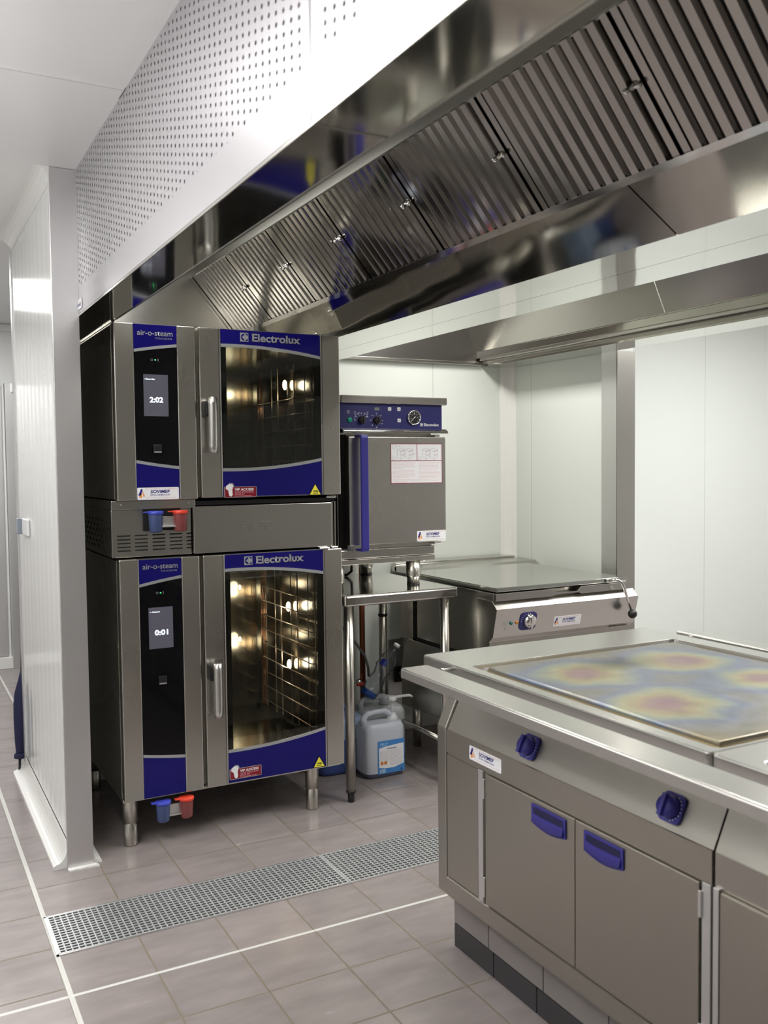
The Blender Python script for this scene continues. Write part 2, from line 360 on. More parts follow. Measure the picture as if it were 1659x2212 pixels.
def text_mesh(s, bold=0.0, shear=0):
    c = bpy.data.curves.new('t', 'FONT'); c.body = s; c.offset = bold; c.size = 1; c.shear = shear; c.extrude = 0; c.resolution_u = 3
    o = bpy.data.objects.new('t', c); COL.objects.link(o); bpy.context.view_layer.update()
    me = bpy.data.meshes.new_from_object(o.evaluated_get(bpy.context.evaluated_depsgraph_get()))
    bpy.data.objects.remove(o); bpy.data.curves.remove(c); return me
def bounds(me):
    xs = [v.co.x for v in me.vertices]; ys = [v.co.y for v in me.vertices]; return min(xs), max(xs), min(ys), max(ys)
class Frame:
    """flat coordinate frame on a surface: origin, right, up, outward normal"""
    def __init__(s, o, ux, uy, n): s.o, s.ux, s.uy, s.n = Vector(o), Vector(ux).normalized(), Vector(uy).normalized(), Vector(n).normalized()
    def __call__(s, x, y, h=.001): return s.o+s.ux*x+s.uy*y+s.n*h
    def text(s, mb, txt, x0, y0, wid, hei, bold=0, shear=0, h=.0012):
        me = text_mesh(txt, bold, shear); a, b, c, d = bounds(me); sx = wid/(b-a); sy = hei/(d-c)
        for v in me.vertices: v.co = s(x0+(v.co.x-a)*sx, y0+(v.co.y-c)*sy, h)
        mb.bm.from_mesh(me); bpy.data.meshes.remove(me); return mb
    def quad(s, mb, x0, y0, x1, y1, h=.001, th=.0006):
        mb.slab([s(x0, y0, h), s(x1, y0, h), s(x1, y1, h), s(x0, y1, h)], s.n, -th); return mb
    def pg(s, mb, pts, h=.001, th=.0004):
        mb.slab([s(x, y, h) for x, y in pts], s.n, -th); return mb
    def rrect(s, mb, x0, y0, x1, y1, r, h=.001, th=.0006):
        P = []
        for cx, cy, a0 in ((x1-r, y0+r, -90), (x1-r, y1-r, 0), (x0+r, y1-r, 90), (x0+r, y0+r, 180)):
            P += [(cx+r*cos(radians(a0+k*30)), cy+r*sin(radians(a0+k*30))) for k in range(4)]
        return s.pg(mb, P, h, th)
    def disc(s, mb, x, y, r, h=.001, n=24, th=.0004): return s.pg(mb, [(x+r*cos(2*pi*k/n), y+r*sin(2*pi*k/n)) for k in range(n)], h, th)
    def line(s, mb, a, b, w, h=.0018):
        a, b = Vector(a), Vector(b); d = (b-a).normalized(); q = Vector((-d.y, d.x))*w/2
        return s.pg(mb, [tuple(a-q), tuple(b-q), tuple(b+q), tuple(a+q)], h)

WORD = 'Electrolux'
def wordmark(fr, mb, dark, x0, y0, wid, h=.0012):
    """square arrow emblem followed by a serif wordmark; total width wid"""
    e = wid*.135; ty = e*.92
    # emblem: light square with a dark round cut and a light wedge
    fr.quad(mb, x0, y0-e*.05, x0+e, y0+e*.95, h, .0003)
    c = (x0+e*.5, y0+e*.45)
    P = [(c[0]+e*.40*cos(a*pi/12), c[1]+e*.40*sin(a*pi/12)) for a in range(6, 19)]
    fr.pg(dark, P, h+.0003, .0002)
    fr.pg(dark, [(c[0]+e*.08, c[1]+e*.40), (c[0]+e*.42, c[1]+e*.40), (c[0]+e*.42, c[1]+e*.14)], h+.0003, .0002)
    fr.pg(dark, [(c[0]+e*.08, c[1]-e*.40), (c[0]+e*.42, c[1]-e*.40), (c[0]+e*.42, c[1]-e*.14)], h+.0003, .0002)
    fr.pg(mb, [(c[0]-e*.30, c[1]), (c[0], c[1]+e*.27), (c[0], c[1]-e*.27)], h+.0005, .0002)
    # word
    x1 = x0+e*1.45; W = wid-e*1.45; me = text_mesh(WORD, .028); a, b, c0, d0 = bounds(me)
    sx = W/(b-a); sy = ty/(d0-c0)
    for v in me.vertices: v.co = fr(x1+(v.co.x-a)*sx, y0+(v.co.y-c0)*sy, h)
    mb.bm.from_mesh(me); bpy.data.meshes.remove(me)
    pos = []
    for i in range(len(WORD)):
        m1 = text_mesh(WORD[:i+1], .028); m2 = text_mesh(WORD[i], .028)
        r1 = bounds(m1)[1]; b2 = bounds(m2); pos.append((r1-(b2[1]-b2[0])-a, r1-a, b2[3]-c0)); bpy.data.meshes.remove(m1); bpy.data.meshes.remove(m2)
    st = .10*ty; sw = .11*(b-a)/len(WORD)*sx*1.6
    for i, ch in enumerate(WORD):
        l, r, t = pos[i][0]*sx+x1, pos[i][1]*sx+x1, y0+pos[i][2]*sy
        stem = (r-l) if ch == 'l' else .16*ty
        if ch in 'Elr': fr.quad(mb, l-sw*.5, y0, l+stem+sw*.5, y0+st, h, .0002)
        if ch in 'Elru': fr.quad(mb, l-sw*.5, t-st, l+stem*.6, t, h, .0002)
        if ch == 'u': fr.quad(mb, r-stem, y0, r+sw*.5, y0+st, h, .0002)
        if ch == 'x':
            fr.quad(mb, l-sw*.2, y0, l+sw*1.2, y0+st, h, .0002); fr.quad(mb, r-sw*1.2, y0, r+sw*.2, y0+st, h, .0002)
            fr.quad(mb, l-sw*.2, t-st, l+sw*1.2, t, h, .0002); fr.quad(mb, r-sw*1.2, t-st, r+sw*.2, t, h, .0002)
def dealer_sticker(th, parent, fr, x, y, W=.15, H=.045):
    """white rounded sticker: sail shaped mark, SOVIMEF, small lines"""
    mb = MB(); fr.rrect(mb, x, y, x+W, y+H, .004, .0012, .001); th.p('sticker', mb, STK, parent, 'small white rounded sticker with blue lettering')
    k = W/.15; j = H/.045; X = lambda v: x+v*k; Y = lambda v: y+v*j
    mb = MB(); fr.pg(mb, [(X(.003), Y(.016)), (X(.013), Y(.040)), (X(.018), Y(.040)), (X(.019), Y(.034)), (X(.012), Y(.016))], .0016)
    fr.text(mb, 'SOVIMEF', X(.047), Y(.0235), .070*k, .0125*j, .028, .12, .0016)
    fr.text(mb, 'ETSG DEMOULIN', X(.047), Y(.0145), .071*k, .0055*j, .01, 0, .0016); th.p('sticker_lettering', mb, INK, parent)
    mb = MB(); fr.pg(mb, [(X(.006), Y(.013)), (X(.014), Y(.028)), (X(.0175), Y(.014)), (X(.016), Y(.008)), (X(.009), Y(.006))], .0016)
    fr.pg(mb, [(X(.019), Y(.034)), (X(.027), Y(.013)), (X(.022), Y(.010)), (X(.019), Y(.020))], .0016); th.p('sticker_mark', mb, ORG, parent)
    mb = MB()
    xx = .030
    while xx < .142:
        fr.quad(mb, X(xx), Y(.0060), X(xx+.0045), Y(.0080), .0015, .0002); xx += .0095
    for a, b in ((.028, .04), (.045, .055), (.060, .082), (.088, .104), (.108, .142)): fr.quad(mb, X(a), Y(.0395), X(b), Y(.0408), .0015, .0002)
    th.p('sticker_small_print', mb, PALE, parent)
def arc_z(x, pts):
    """quadratic through three (x,z) points"""
    (x0, a), (x1, b), (x2, c) = pts
    return a*(x-x1)*(x-x2)/((x0-x1)*(x0-x2))+b*(x-x0)*(x-x2)/((x1-x0)*(x1-x2))+c*(x-x0)*(x-x1)/((x2-x0)*(x2-x1))

# ================================================================= STRUCTURE
ZC = 2.446
struct('floor', MB().box(-2.6, -6.2, -.12, 5.3, 3.64, 0), FLOOR)
struct('ceiling', MB().box(-2.6, -6.2, ZC, -.128, 3.64, ZC+.05), CEIL)
struct('ceiling_corridor', MB().box(-.128, 1.10, ZC, 1.4, 3.64, ZC+.05), CEIL)
struct('ceiling_side', MB().box(2.38, -6.2, 2.60, 5.3, .86, 2.65), CEIL)
struct('wall_back', MB().box(-.127, .86, 0, 5.3, 1.10, 2.65), WB)
struct('wall_right', MB().box(2.372, -.018, 0, 2.472, .86, 2.4), WR)
struct('wall_left', MB().box(-2.7, -6.2, 0, -2.6, 3.64, ZC), WP)
struct('wall_near', MB().box(-2.7, -6.3, 0, 5.4, -6.2, 2.65), simple('wall_panel_grey', (.38, .38, .36), .5))
struct('wall_side', MB().box(5.3, -6.2, 0, 5.4, 1.1, 2.65), WP)
struct('wall_partition', MB().box(-.212, -.055, 0, -.130, 1.10, ZC), WL)
mb = MB(); mb.box(-2.6, 3.64, 0, .008, 3.74, ZC+.05); mb.box(.008, 3.64, 2.031, 1.4, 3.74, ZC+.05); struct('wall_far', mb, WP)
struct('wall_corridor', MB().box(1.4, 1.1, 0, 1.5, 3.74, ZC), WP)
# corner post of the partition (stainless) and end post of the right wall
struct('trim_1', MB().box(-.217, -.064, .0, -.1275, -.050, ZC-.001, .0015), SC)
struct('trim_2', MB().box(2.366, -.022, 0, 2.373, .086, 1.956), SC)
struct('trim_3', MB().box(2.366, -.026, 0, 2.478, -.019, 1.956), SH)
struct('trim_4', MB().box(-.217, 1.06, .0, -.211, 1.106, ZC-.01), SC)
# white coves: cornice and skirting along the partition, corner cove
def cove(r, x, z, sx, sz, y0, y1, ax='y'):
    P = [(x, z), (x+sx*r, z)]+[(x+sx*r*(1-sin(a)), z+sz*r*(1-cos(a))) for a in [k*pi/12 for k in range(1, 6)]]+[(x, z+sz*r)]
    return MB().prism(P, y0, y1, ax)
struct('trim_5', cove(.05, -.2125, ZC, -1, -1, -.06, 1.09), PVC)
P = [(-.212, 0), (-.262, 0), (-.262, .012), (-.250, .018)]+[(-.250+.038*sin(a), .018+.075*(1-cos(a))) for a in [k*pi/14 for k in range(1, 8)]]+[(-.212, .1)]
struct('baseboard_left', MB().prism(P, -.045, 1.14, 'y'), PVC)
struct('baseboard_partition_end', MB().prism([(-.217, 0), (-.217, .006), (-.12, .006), (-.110, .0)], -.085, -.060, 'y'), PVC)
mb = MB(); mb.prism([(-.128, 0), (-.128, .05), (-.118, .016), (-.098, .008), (-.095, 0)], -.05, .2, 'y'); struct('trim_6', mb, PVC)
struct('trim_7', MB().prism([(2.305, .86), (2.305, .853), (2.318, .838), (2.335, .828), (2.351, .815), (2.363, .800), (2.372, .793), (2.372, .86)], 0, 1.957, 'z'), PVC)
struct('baseboard_back', MB().box(-.12, .845, 0, 2.37, .862, .07, .004), PVC)
struct('trim_8', MB().box(-2.6, 3.60, ZC-.05, 1.4, 3.64, ZC, .01), PVC)
struct('baseboard_far', MB().box(-2.6, 3.605, 0, .014, 3.645, .085, .004), PVC)
# ceiling cover strip
struct('trim_9', MB().box(-2.6, -.835, ZC-.004, -.13, -.755, ZC+.01, .002), CEIL)
# doorway at the far end of the corridor
t = Thing('corridor_door', (.1, 3.62, 0), 'steel framed sliding door far down the corridor at the left edge', 'door')
t.p('door_leaf', MB().box(.06, 3.60, .01, .9, 3.63, 1.97), SC); t.p('side_post', MB().box(.012, 3.585, 0, .068, 3.66, 2.03, .002), SC)
t.p('track_cover', MB().box(.052, 3.56, 1.965, 1.0, 3.62, 2.03, .003), SC)
t.p('edge_profile', MB().box(.068, 3.575, .9, .098, 3.60, 1.955, .003), WPLAS)
struct('trim_10', MB().box(-1.2, 3.62, .09, -.012, 3.645, 2.02, .002), SC)
t = Thing('corridor_cabinet', (.35, 3.2, 0), 'dark grey upright cabinet edge just beyond the end of the left partition', 'cabinet')
t.p('body', MB().box(.075, 2.72, .02, .7, 3.2, 1.72, .006), SC); t.p('top_cap', MB().box(.07, 2.71, 1.72, .7, 3.2, 1.75, .004), BLK)

# ================================================================= EXTRACTION HOOD
HY0, HY1 = -5.6, .855
hood = Thing('extraction_hood', (1.1, -2.3, 1.95), 'large stainless steel extraction hood hanging over the whole cooking line', 'hood')
for a, b in ((-2.060, -.004), (-4.1, -2.064), (HY0, -4.104)):
    hood.p('perforated_panel', MB().box(-.128, a, 1.952, -.126, b, ZC), PERF)
hood.p('plenum_back', MB().box(-.085, HY0, 1.956, -.08, HY1, ZC), VOID)
hood.p('soffit', MB().box(-.127, HY0, 1.948, .007, HY1, 1.951), SP)
mb = MB(); mb.box(-.128, HY0, 1.946, -.1245, HY1, 1.953); mb.box(.004, HY0, 1.946, .008, HY1, 2.36); hood.p('rim', mb, SH)
hood.p('seam_strip', MB().box(-.127, -2.066, 1.9465, .007, -2.060, 1.949), SH)
mb = MB(); mb.box(.007, HY0, 2.36, .60, HY1, 2.37); mb.box(.60, HY0, 2.36, 2.37, HY1, 2.38); hood.p('inner_ceiling', mb, SP)
hood.p('filter_frame_upper', MB().box(.546, HY0, 2.306, .556, HY1, 2.362), SL)
hood.p('end_plate', MB().box(.0, .845, 1.975, 2.2, .856, 2.37), steel('steel_end_plate', col=(.62, .62, .60), rough=.2, scale=(5, 5, 5), bump=0))
mb = MB(); mb.box(.0, .825, 1.962, 2.16, .85, 1.978, .002); hood.p('end_rim', mb, SH)
# central plenum: sloping plate under the filters, flat mirror bottom, far side
V1, V2, V3, V4 = (.766, 2.046), (.925, 1.948), (1.277, 1.948), (1.50, 2.36)
def strip(a, b, y0, y1, th=.004):
    d = Vector((b[0]-a[0], b[1]-a[1])).normalized(); n = Vector((-d.y, d.x))*th
    return [(a[0], a[1]), (b[0], b[1]), (b[0]+n.x, b[1]+n.y), (a[0]+n.x, a[1]+n.y)]
mb = MB(); mb.prism(strip(V1, V2, 0, 0), -1.80, HY1, 'y'); hood.p('plenum_side_plate', mb, SP)
mb = MB(); mb.prism(strip(V1, V2, 0, 0), HY0, -1.805, 'y'); hood.p('plenum_side_plate', mb, SP)
mb = MB(); mb.prism(strip((.756, 2.057), (.769, 2.044), 0, 0, -.004), HY0, HY1, 'y'); hood.p('filter_ledge', mb, CHR)
hood.p('plenum_bottom_plate', MB().box(.925, HY0, 1.948, 1.112, HY1, 1.952), SM)
hood.p('plenum_bottom_plate', MB().box(1.114, HY0, 1.948, 1.277, HY1, 1.952), SM)
mb = MB(); mb.prism(strip(V3, V4, 0, 0), HY0, HY1, 'y'); hood.p('plenum_far_plate', mb, SP)
# right hand side: sloping plate, rim, header strip, underside against the wall
W1, W2 = (2.145, 2.035), (1.985, 2.36)
mb = MB(); mb.prism(strip(W1, W2, 0, 0), -.555, HY1, 'y'); hood.p('side_plate', mb, SH)
mb = MB(); mb.prism(strip(W1, W2, 0, 0), HY0, -.560, 'y'); hood.p('side_plate', mb, SH)
mb = MB(); mb.box(2.145, HY0, 2.000, 2.150, HY1, 2.037); mb.box(2.140, HY0, 2.033, 2.150, HY1, 2.039); hood.p('gutter_face', mb, SP)
mb = MB(); mb.prism([(2.150, 1.985), (2.150, 2.002), (2.172, 2.002), (2.172, 1.985)], HY0, .825, 'y', .0015); hood.p('side_rim', mb, SH)
hood.p('rim_gap', MB().box(2.172, HY0, 1.99, 2.182, .84, 2.03), VOID)
struct('trim_11', MB().box(2.182, HY0, 1.956, 2.366, .858, 2.010), SP)
struct('trim_12', MB().box(2.180, HY0, 1.966, 2.184, .845, 1.992), SH)
# grease filters, one thing each
FN = Vector((-.262, 0, -.218)).normalized() if 0 else Vector((-.769, 0, -.640)).normalized(); FV = Vector((.218, 0, -.262)); FL = FV.length; FV.normalize(); F0 = Vector((.546, 0, 2.310))
def make_filter(ytop):
    org = Vector((F0.x, ytop, F0.z)); t = Thing('grease_filter', org, '', 'filter', 'grease filters in the hood')
    P = .464
    def q(u, v, h): return org+Vector((0, -1, 0))*u+FV*v+FN*h
    def bar(mb, u0, u1, v0, v1, h0, h1, cham=0):
        c = cham; A = [q(u0, v0, h0), q(u1, v0, h0), q(u1-c, v0, h1), q(u0+c, v0, h1)]
        mb.slab(A, FV, v1-v0)
    mb = MB()
    for a, b in ((.003, .022), (P-.022, P-.003)): bar(mb, a, b, 0, FL, -.03, -.002)
    for a, b in ((0, .012), (FL-.012, FL)): bar(mb, .022, P-.022, a, b, -.03, -.005)
    t.p('frame', mb, SB)
    mb = MB(); n = 10; pitch = (P-.05)/n
    for i in range(n):
        u = .027+i*pitch; bar(mb, u, u+pitch*.76, .008, FL-.008, -.012, .002, .005)
    t.p('baffles', mb, SB)
    mb = MB(); bar(mb, .004, P-.004, 0.002, FL-.002, -.0125, -.0115); bar(mb, P-.003, P+.004, 0, FL, -.04, -.02); t.p('backing', mb, VOID)
    mb = MB(); c = q(.445, FL*.47, .006)
    mb.tube([q(.425, FL*.47, .004), q(.463, FL*.47, .008)], .004, 8); mb.sphere(q(.423, FL*.47, .008), .007, n=10); mb.sphere(q(.462, FL*.47, .009), .0065, n=10)
    mb.tube([q(.444, FL*.45, -.004), q(.444, FL*.47, .012)], .005, 8); t.p('latch', mb, CHR)
    return t.o
def copy_tree(o):
    r = o.copy(); COL.objects.link(r)
    for ch in o.children:
        c = ch.copy(); COL.objects.link(c); c.parent = r
        for g in ch.children: d = g.copy(); COL.objects.link(d); d.parent = c
    return r
flab = ['baffle grease filter at the far back end of the hood, against the end plate', 'second baffle grease filter from the back end of the hood', 'third baffle grease filter from the back end of the hood',
        'fourth grease filter from the back end, with blue reflections at its lower end', 'fifth grease filter from the back end, mid length of the hood', 'sixth grease filter from the back end, wide bars showing',
        'second nearest grease filter, upper right of the photo', 'nearest grease filter at the top right corner of the photo']
f0 = make_filter(.840)
for i, lb in enumerate(flab):
    f = f0 if i == 0 else copy_tree(f0)
    f.location = (F0.x, .840-.470*i, F0.z); f['label'] = lb
# little white sticker at the lower corner of the perforated panel
fr = Frame((-.129, 0, 0), (0, -1, 0), (0, 0, 1), (-1, 0, 0))
mb = MB(); fr.quad(mb, .045, 1.965, .130, 2.000); l = hood.p('sticker', mb, STK)
mb = MB(); fr.text(mb, 'FRANCE', .055, 1.975, .06, .012, .03); mb.done('sticker_lettering', INK, l, hood.loc)

# ================================================================= COMBI OVENS
def make_oven(zb, zt, label, top3, bot3, scr, led, knob, hand, clock, lamps_and_glints, glass, hdr, small, stk, vip, warn):
    """front at y=0; zb, zt bottom and top of the body"""
    t = Thing('combi_oven', (.45, .4, zb), label, 'oven')
    D = .83; XM1, XM2 = .302, .3155
    mb = MB()  # hollow body: control side box and shell round the cavity
    mb.box(.0, .045, zb+.004, .300, D, zt-.006); mb.box(.300, .045, zb+.004, .345, D, zt-.006)
    mb.box(.345, .045, zt-.055, .898, D, zt-.006); mb.box(.345, .045, zb+.004, .898, D, zb+.07)
    mb.box(.868, .045, zb+.07, .898, D, zt-.055); mb.box(.345, .76, zb+.07, .868, D, zt-.055)
    body = t.p('body', mb, SV)
    # cavity lining
    x0, x1, y0, y1, z0, z1 = .347, .866, .05, .758, zb+.072, zt-.057
    mb = MB(); mb.poly([(x0, y0, z0), (x0, y1, z0), (x0, y1, z1), (x0, y0, z1)]); mb.poly([(x1, y0, z0), (x1, y0, z1), (x1, y1, z1), (x1, y1, z0)])
    mb.poly([(x0, y0, z0), (x1, y0, z0), (x1, y1, z0), (x0, y1, z0)]); mb.poly([(x0, y0, z1), (x0, y1, z1), (x1, y1, z1), (x1, y0, z1)])
    mb.poly([(x0, y1, z0), (x1, y1, z0), (x1, y1, z1), (x0, y1, z1)])
    mb.box(x0+.03, y0+.10, z0, x0+.07, y1-.06, z0+.018); mb.box(x1-.05, y0+.1, z0, x1-.03, y1-.05, z0+.02)
    cav = t.p('cavity', mb, SI)
    mb = MB()
    for cy in ((y0+y1)/2,):   # fan cover on the left side of the cavity
        for zz in ([(z0+z1)/2] if zt-zb < .8 else [z0+.22, z1-.22]):
            mb.lathe([(.135, 0), (.13, .012), (.03, .018)], (x0+.022, cy, zz), (1, 0, 0), 28)
    mb.box(x0+.012, y0+.06, z0+.03, x0+.020, y1-.04, z1-.03); t.p('fan_cover', mb, SI, cav)
    # wire tray racks
    for xs, s in ((x0+.065, 1), (x1-.035, -1)):
        mb = MB()
        for k in range(4):
            yy = y0+.07+k*.19; mb.tube([(xs, yy, z0+.03), (xs, yy, z1-.03)], .0032, 6)
            if k < 3: mb.tube([(xs+.010*s, yy+.05, z0+.03), (xs+.010*s, yy+.05, z1-.03)], .0025, 6)
        n = int((z1-z0-.12)/.067)
        for i in range(n):
            zz = z0+.07+i*.067
            mb.tube([(xs, y0+.06, zz), (xs+s*.022, y0+.065, zz), (xs+s*.022, y1-.08, zz), (xs, y1-.075, zz)], .0026, 6)
        t.p('tray_rack', mb, WIRE, cav)
    mb = MB()
    for i in range(5):   # core probe bundle / hanging rods mid cavity
        mb.tube([(.812+.008*(i % 3), .675+.010*i, z0+.04), (.812+.008*(i % 3), .675+.010*i, z1-.02)], .0026, 6)
    t.p('rod_bundle', mb, COPW, cav)
    for lx, lz in lamps_and_glints:  # smaller ones imitate lamp reflections in the cavity wall
        xx = .75; yy = .70
        d = (Vector((lx, 0, lz))-CAM).normalized(); k_ = min((.735-CAM.y)/d.y, (.848-CAM.x)/d.x); P = CAM+d*k_; big = k_ < (.735-CAM.y)/d.y
        mb = MB(); mb.sphere(P, .015 if big else .008, (.7, .7, 1.5), 16); t.p('oven_lamp_and_glint', mb, BULB_GLINT, cav)
        pl = bpy.data.lights.new('lamp_and_glint_light', 'POINT'); pl.energy = .38 if big else .1; pl.color = (1, .84, .67); pl.shadow_soft_size = .02
        lo = bpy.data.objects.new('lamp_and_glint_light', pl); COL.objects.link(lo); lo.location = P+(Vector((-.05, -.01, 0)) if big else Vector((0, -.04, 0)))
    # control panel
    mb = MB(); g0, g1 = .073, .2315
    mb.box(.001, .0, zb, g0, .045, zt, .004); mb.box(g1, .0, zb, XM1, .045, zt, .004); mb.box(g0, .006, zb, g1, .045, zt, .0)
    cp = t.p('control_panel', mb, SV)
    fr = Frame((0, 0, 0), (1, 0, 0), (0, 0, 1), (0, -1, 0))
    top = lambda x: arc_z(x, top3); bot = lambda x: arc_z(x, bot3)
    def band(xa, xb, fa, fb, y0=.0, th=.005, n=14):
        mb = MB(); X = [xa+(xb-xa)*i/n for i in range(n+1)]
        P = [(x, fa(x)) for x in X]+[(x, fb(x)) for x in X[::-1]]; mb.prism(P, y0+.001, y0+th, 'y'); return mb
    t.p('dark_glass', band(g0, g1, lambda x: bot(x)+.0, lambda x: top(x)), BLKG, cp)
    t.p('blue_band', band(g0, g1, lambda x: top(x)+.0, lambda x: zt-.003), NAVY, cp)
    t.p('blue_band', band(g0, g1, lambda x: zb+.004, lambda x: bot(x)), NAVY, cp)
    mb = band(g0, g1, lambda x: top(x)-.010, lambda x: top(x)+.001, -.001, .004); b2 = band(g0, g1, lambda x: bot(x)-.001, lambda x: bot(x)+.010, -.001, .004)
    t.p('silver_line', mb, SILV, cp); t.p('silver_line', b2, SILV, cp)
    mb = MB(); fr.quad(mb, scr[0], scr[1], scr[2], scr[3], .0002); t.p('touch_screen', mb, SCR, cp, 'lit grey touch screen')
    mb = MB(); h = .0205; fr.text(mb, clock, (scr[0]+scr[2])/2-.024, scr[1]+.050, .050, h, .03, 0, .0008); t.p('screen_digits', mb, SCT, cp); mb = MB()
    fr.text(mb, small, scr[0]+.004, scr[3]-.020, .038, .0055, .02, 0, .0008); t.p('screen_header', mb, SCT, cp)
    mb = MB(); fr.text(mb, 'O', .151-.018, led-.005, .009, .009, -.01, 0, .0006); fr.quad(mb, .151+.009, led-.005, .151+.0105, led+.005, .0006); t.p('power_symbol', mb, GREYI, cp)
    mb = MB(); fr.quad(mb, .148, led-.002, .153, led+.001, .0008); t.p('status_light', mb, LED, cp)
    mb = MB(); mb.box(.134, -.012, knob-.016, .165, .0, knob+.014, .002); t.p('selector_knob', mb, BLK, cp)
    mb = MB(); mb.box(.136, -.0135, knob-.016, .163, -.011, knob-.011); t.p('knob_edge', mb, SILV, cp)
    hz = zt-hdr
    mb = MB(); fr.text(mb, 'air-o-steam', .086, hz-.017, .131, .019, .008, 0, .0008); fr.text(mb, 'TOUCHLINE', .152, hz-.029, .063, .0062, .0, 0, .0006)
    t.p('lettering', mb, SILV, cp)
    if stk: dealer_sticker(t, cp, fr, .073, stk, .155, .045)
    # door
    mb = MB(); d0, d1 = .402, .8165
    mb.box(XM2, .0, zb+.003, d0, .045, zt, .004); mb.box(d1, .0, zb+.003, .902, .045, zt, .004)
    mb.box(d0, .008, zt-.045, d1, .045, zt, 0); mb.box(d0, .008, zb+.003, d1, .045, zb+.04, 0)
    door = t.p('door', mb, SV)
    for sx_ in (.393, .8235): t.p('door_seam', MB().box(sx_, -.0012, zb+.004, sx_+.0012, .002, zt-.002), BLK, door)
    t.p('window_glass', band(d0, d1, lambda x: bot(x), lambda x: top(x), 0, .004), glass, door)
    mb = band(d0, d0+.022, lambda x: bot(x)-.0, lambda x: top(x), .0045, .007, 3); b2 = MB()
    t.p('dark_glass_border', mb, BLK, door); t.p('dark_glass_border', band(d1-.024, d1, lambda x: bot(x), lambda x: top(x), .0045, .007, 3), BLK, door)
    t.p('blue_band', band(d0, d1, lambda x: top(x), lambda x: zt-.003, 0, .008), NAVY, door)
    t.p('blue_band', band(d0, d1, lambda x: zb+.006, lambda x: bot(x), 0, .008), NAVY, door)
    t.p('silver_line', band(d0, d1, lambda x: top(x)-.011, lambda x: top(x)+.001, -.001, .004), SILV, door)
    t.p('silver_line', band(d0, d1, lambda x: bot(x)-.001, lambda x: bot(x)+.011, -.001, .004), SILV, door)
    mb, dk = MB(), MB(); wordmark(fr, mb, dk, .480, zt-.044, .250, .0006); t.p('wordmark', mb, SILV, door); t.p('wordmark_cutout', dk, NAVY, door)
    hz0, hz1 = hand
    mb = MB(); hp = []
    for i in range(9):
        a = i/8; hp.append((.349, -.050-.003*sin(pi*a), hz1+(hz0-hz1)*a))
    mb.tube(hp, .0165, 20); t.p('handle', mb, steel('steel_handle_%.2f' % zb, col=(.62, .61, .59), rough=.3), door, 'bright steel door handle')
    mb = MB(); mb.box(.325, -.044, hz1-.07, .350, .0, hz1-.012, .004); t.p('handle_bracket', mb, BLK, door)
    mb = MB(); mb.box(.322, -.0015, hz0-.0, .386, .001, hz1+.004); t.p('handle_plate', mb, SH, door)
    # door stickers
    mb = MB(); fr.rrect(mb, .404, vip, .536, vip+.042, .004, .0012, .0008)
    fr.pg(mb, [(.404, vip+.03), (.412, vip+.045), (.428, vip+.056), (.440, vip+.055), (.445, vip+.045), (.44, vip+.03)], .0012, .0008); t.p('promo_sticker', mb, SILV, door, 'dark red promotional sticker with a chef hat')
    mb = MB(); fr.rrect(mb, .407, vip+.002, .534, vip+.040, .003, .0015, .0004); t.p('promo_sticker_field', mb, MAROON, door)
    mb = MB(); fr.pg(mb, [(.424, vip+.008), (.432, vip+.003), (.438, vip+.010), (.437, vip+.030), (.441, vip+.044), (.436, vip+.052), (.424, vip+.052), (.413, vip+.044), (.410, vip+.034), (.420, vip+.028)], .0019, .0004)
    fr.text(mb, 'VIP ACCESS', .446, vip+.026, .078, .0095, .04, 0, .0019); t.p('promo_sticker_lettering', mb, WHITEP, door)
    mb = MB(); fr.text(mb, 'YOUR EXCLUSIVE', .446, vip+.0175, .076, .0062, .01, 0, .0019); fr.text(mb, 'SPACE AT', .446, vip+.0095, .040, .0062, .01, 0, .0019)
    fr.quad(mb, .446, vip+.0045, .515, vip+.0062, .0019, .0002); t.p('promo_sticker_small_print', mb, PINK, door)
    mb = MB(); fr.pg(mb, [(.760, warn), (.812, warn), (.786, warn+.045)], .0012, .0008); t.p('warning_sticker', mb, YEL, door, 'yellow triangular hot surface warning sticker')
    mb = MB(); 
    for a, b in (((.760, warn), (.812, warn)), ((.812, warn), (.786, warn+.045)), ((.786, warn+.045), (.760, warn))): fr.line(mb, a, b, .0022, .0016)
    fr.pg(mb, [(.777, warn+.017), (.793, warn+.018), (.799, warn+.014), (.795, warn+.012), (.786, warn+.014), (.777, warn+.013)], .0016); fr.quad(mb, .776, warn+.006, .798, warn+.0085, .0016)
    t.p('warning_symbol', mb, BLK, door)
    return t
up_oven = make_oven(1.297, 1.945, 'upper stainless combi oven with blue bands, its screen showing 2:02',
    ((.074, 1.850), (.40, 1.886), (.813, 1.857)), ((.070, 1.436), (.42, 1.401), (.812, 1.438)), (.105, 1.607, .196, 1.760), 1.814, 1.488, (1.471, 1.678), '2:02',
    [(.662, 1.738)], GLASSD, .026, '< Extra Hot', 1.299, 1.299, 1.301)
lo_oven = make_oven(.178, 1.080, 'lower stainless combi oven on legs, its screen showing 0:01',
    ((.071, .985), (.42, 1.024), (.811, .990)), ((.073, .339), (.42, .3045), (.812, .337)), (.104, .742, .195, .897), .951, .625, (.462, .672), '0:01',
    [(.662, .857), (.662, .624), (.46, .949), (.457, .746)], GLASS, .022, '< Aliquam', None, .196, .186)  # last two bulb positions stand in for reflections
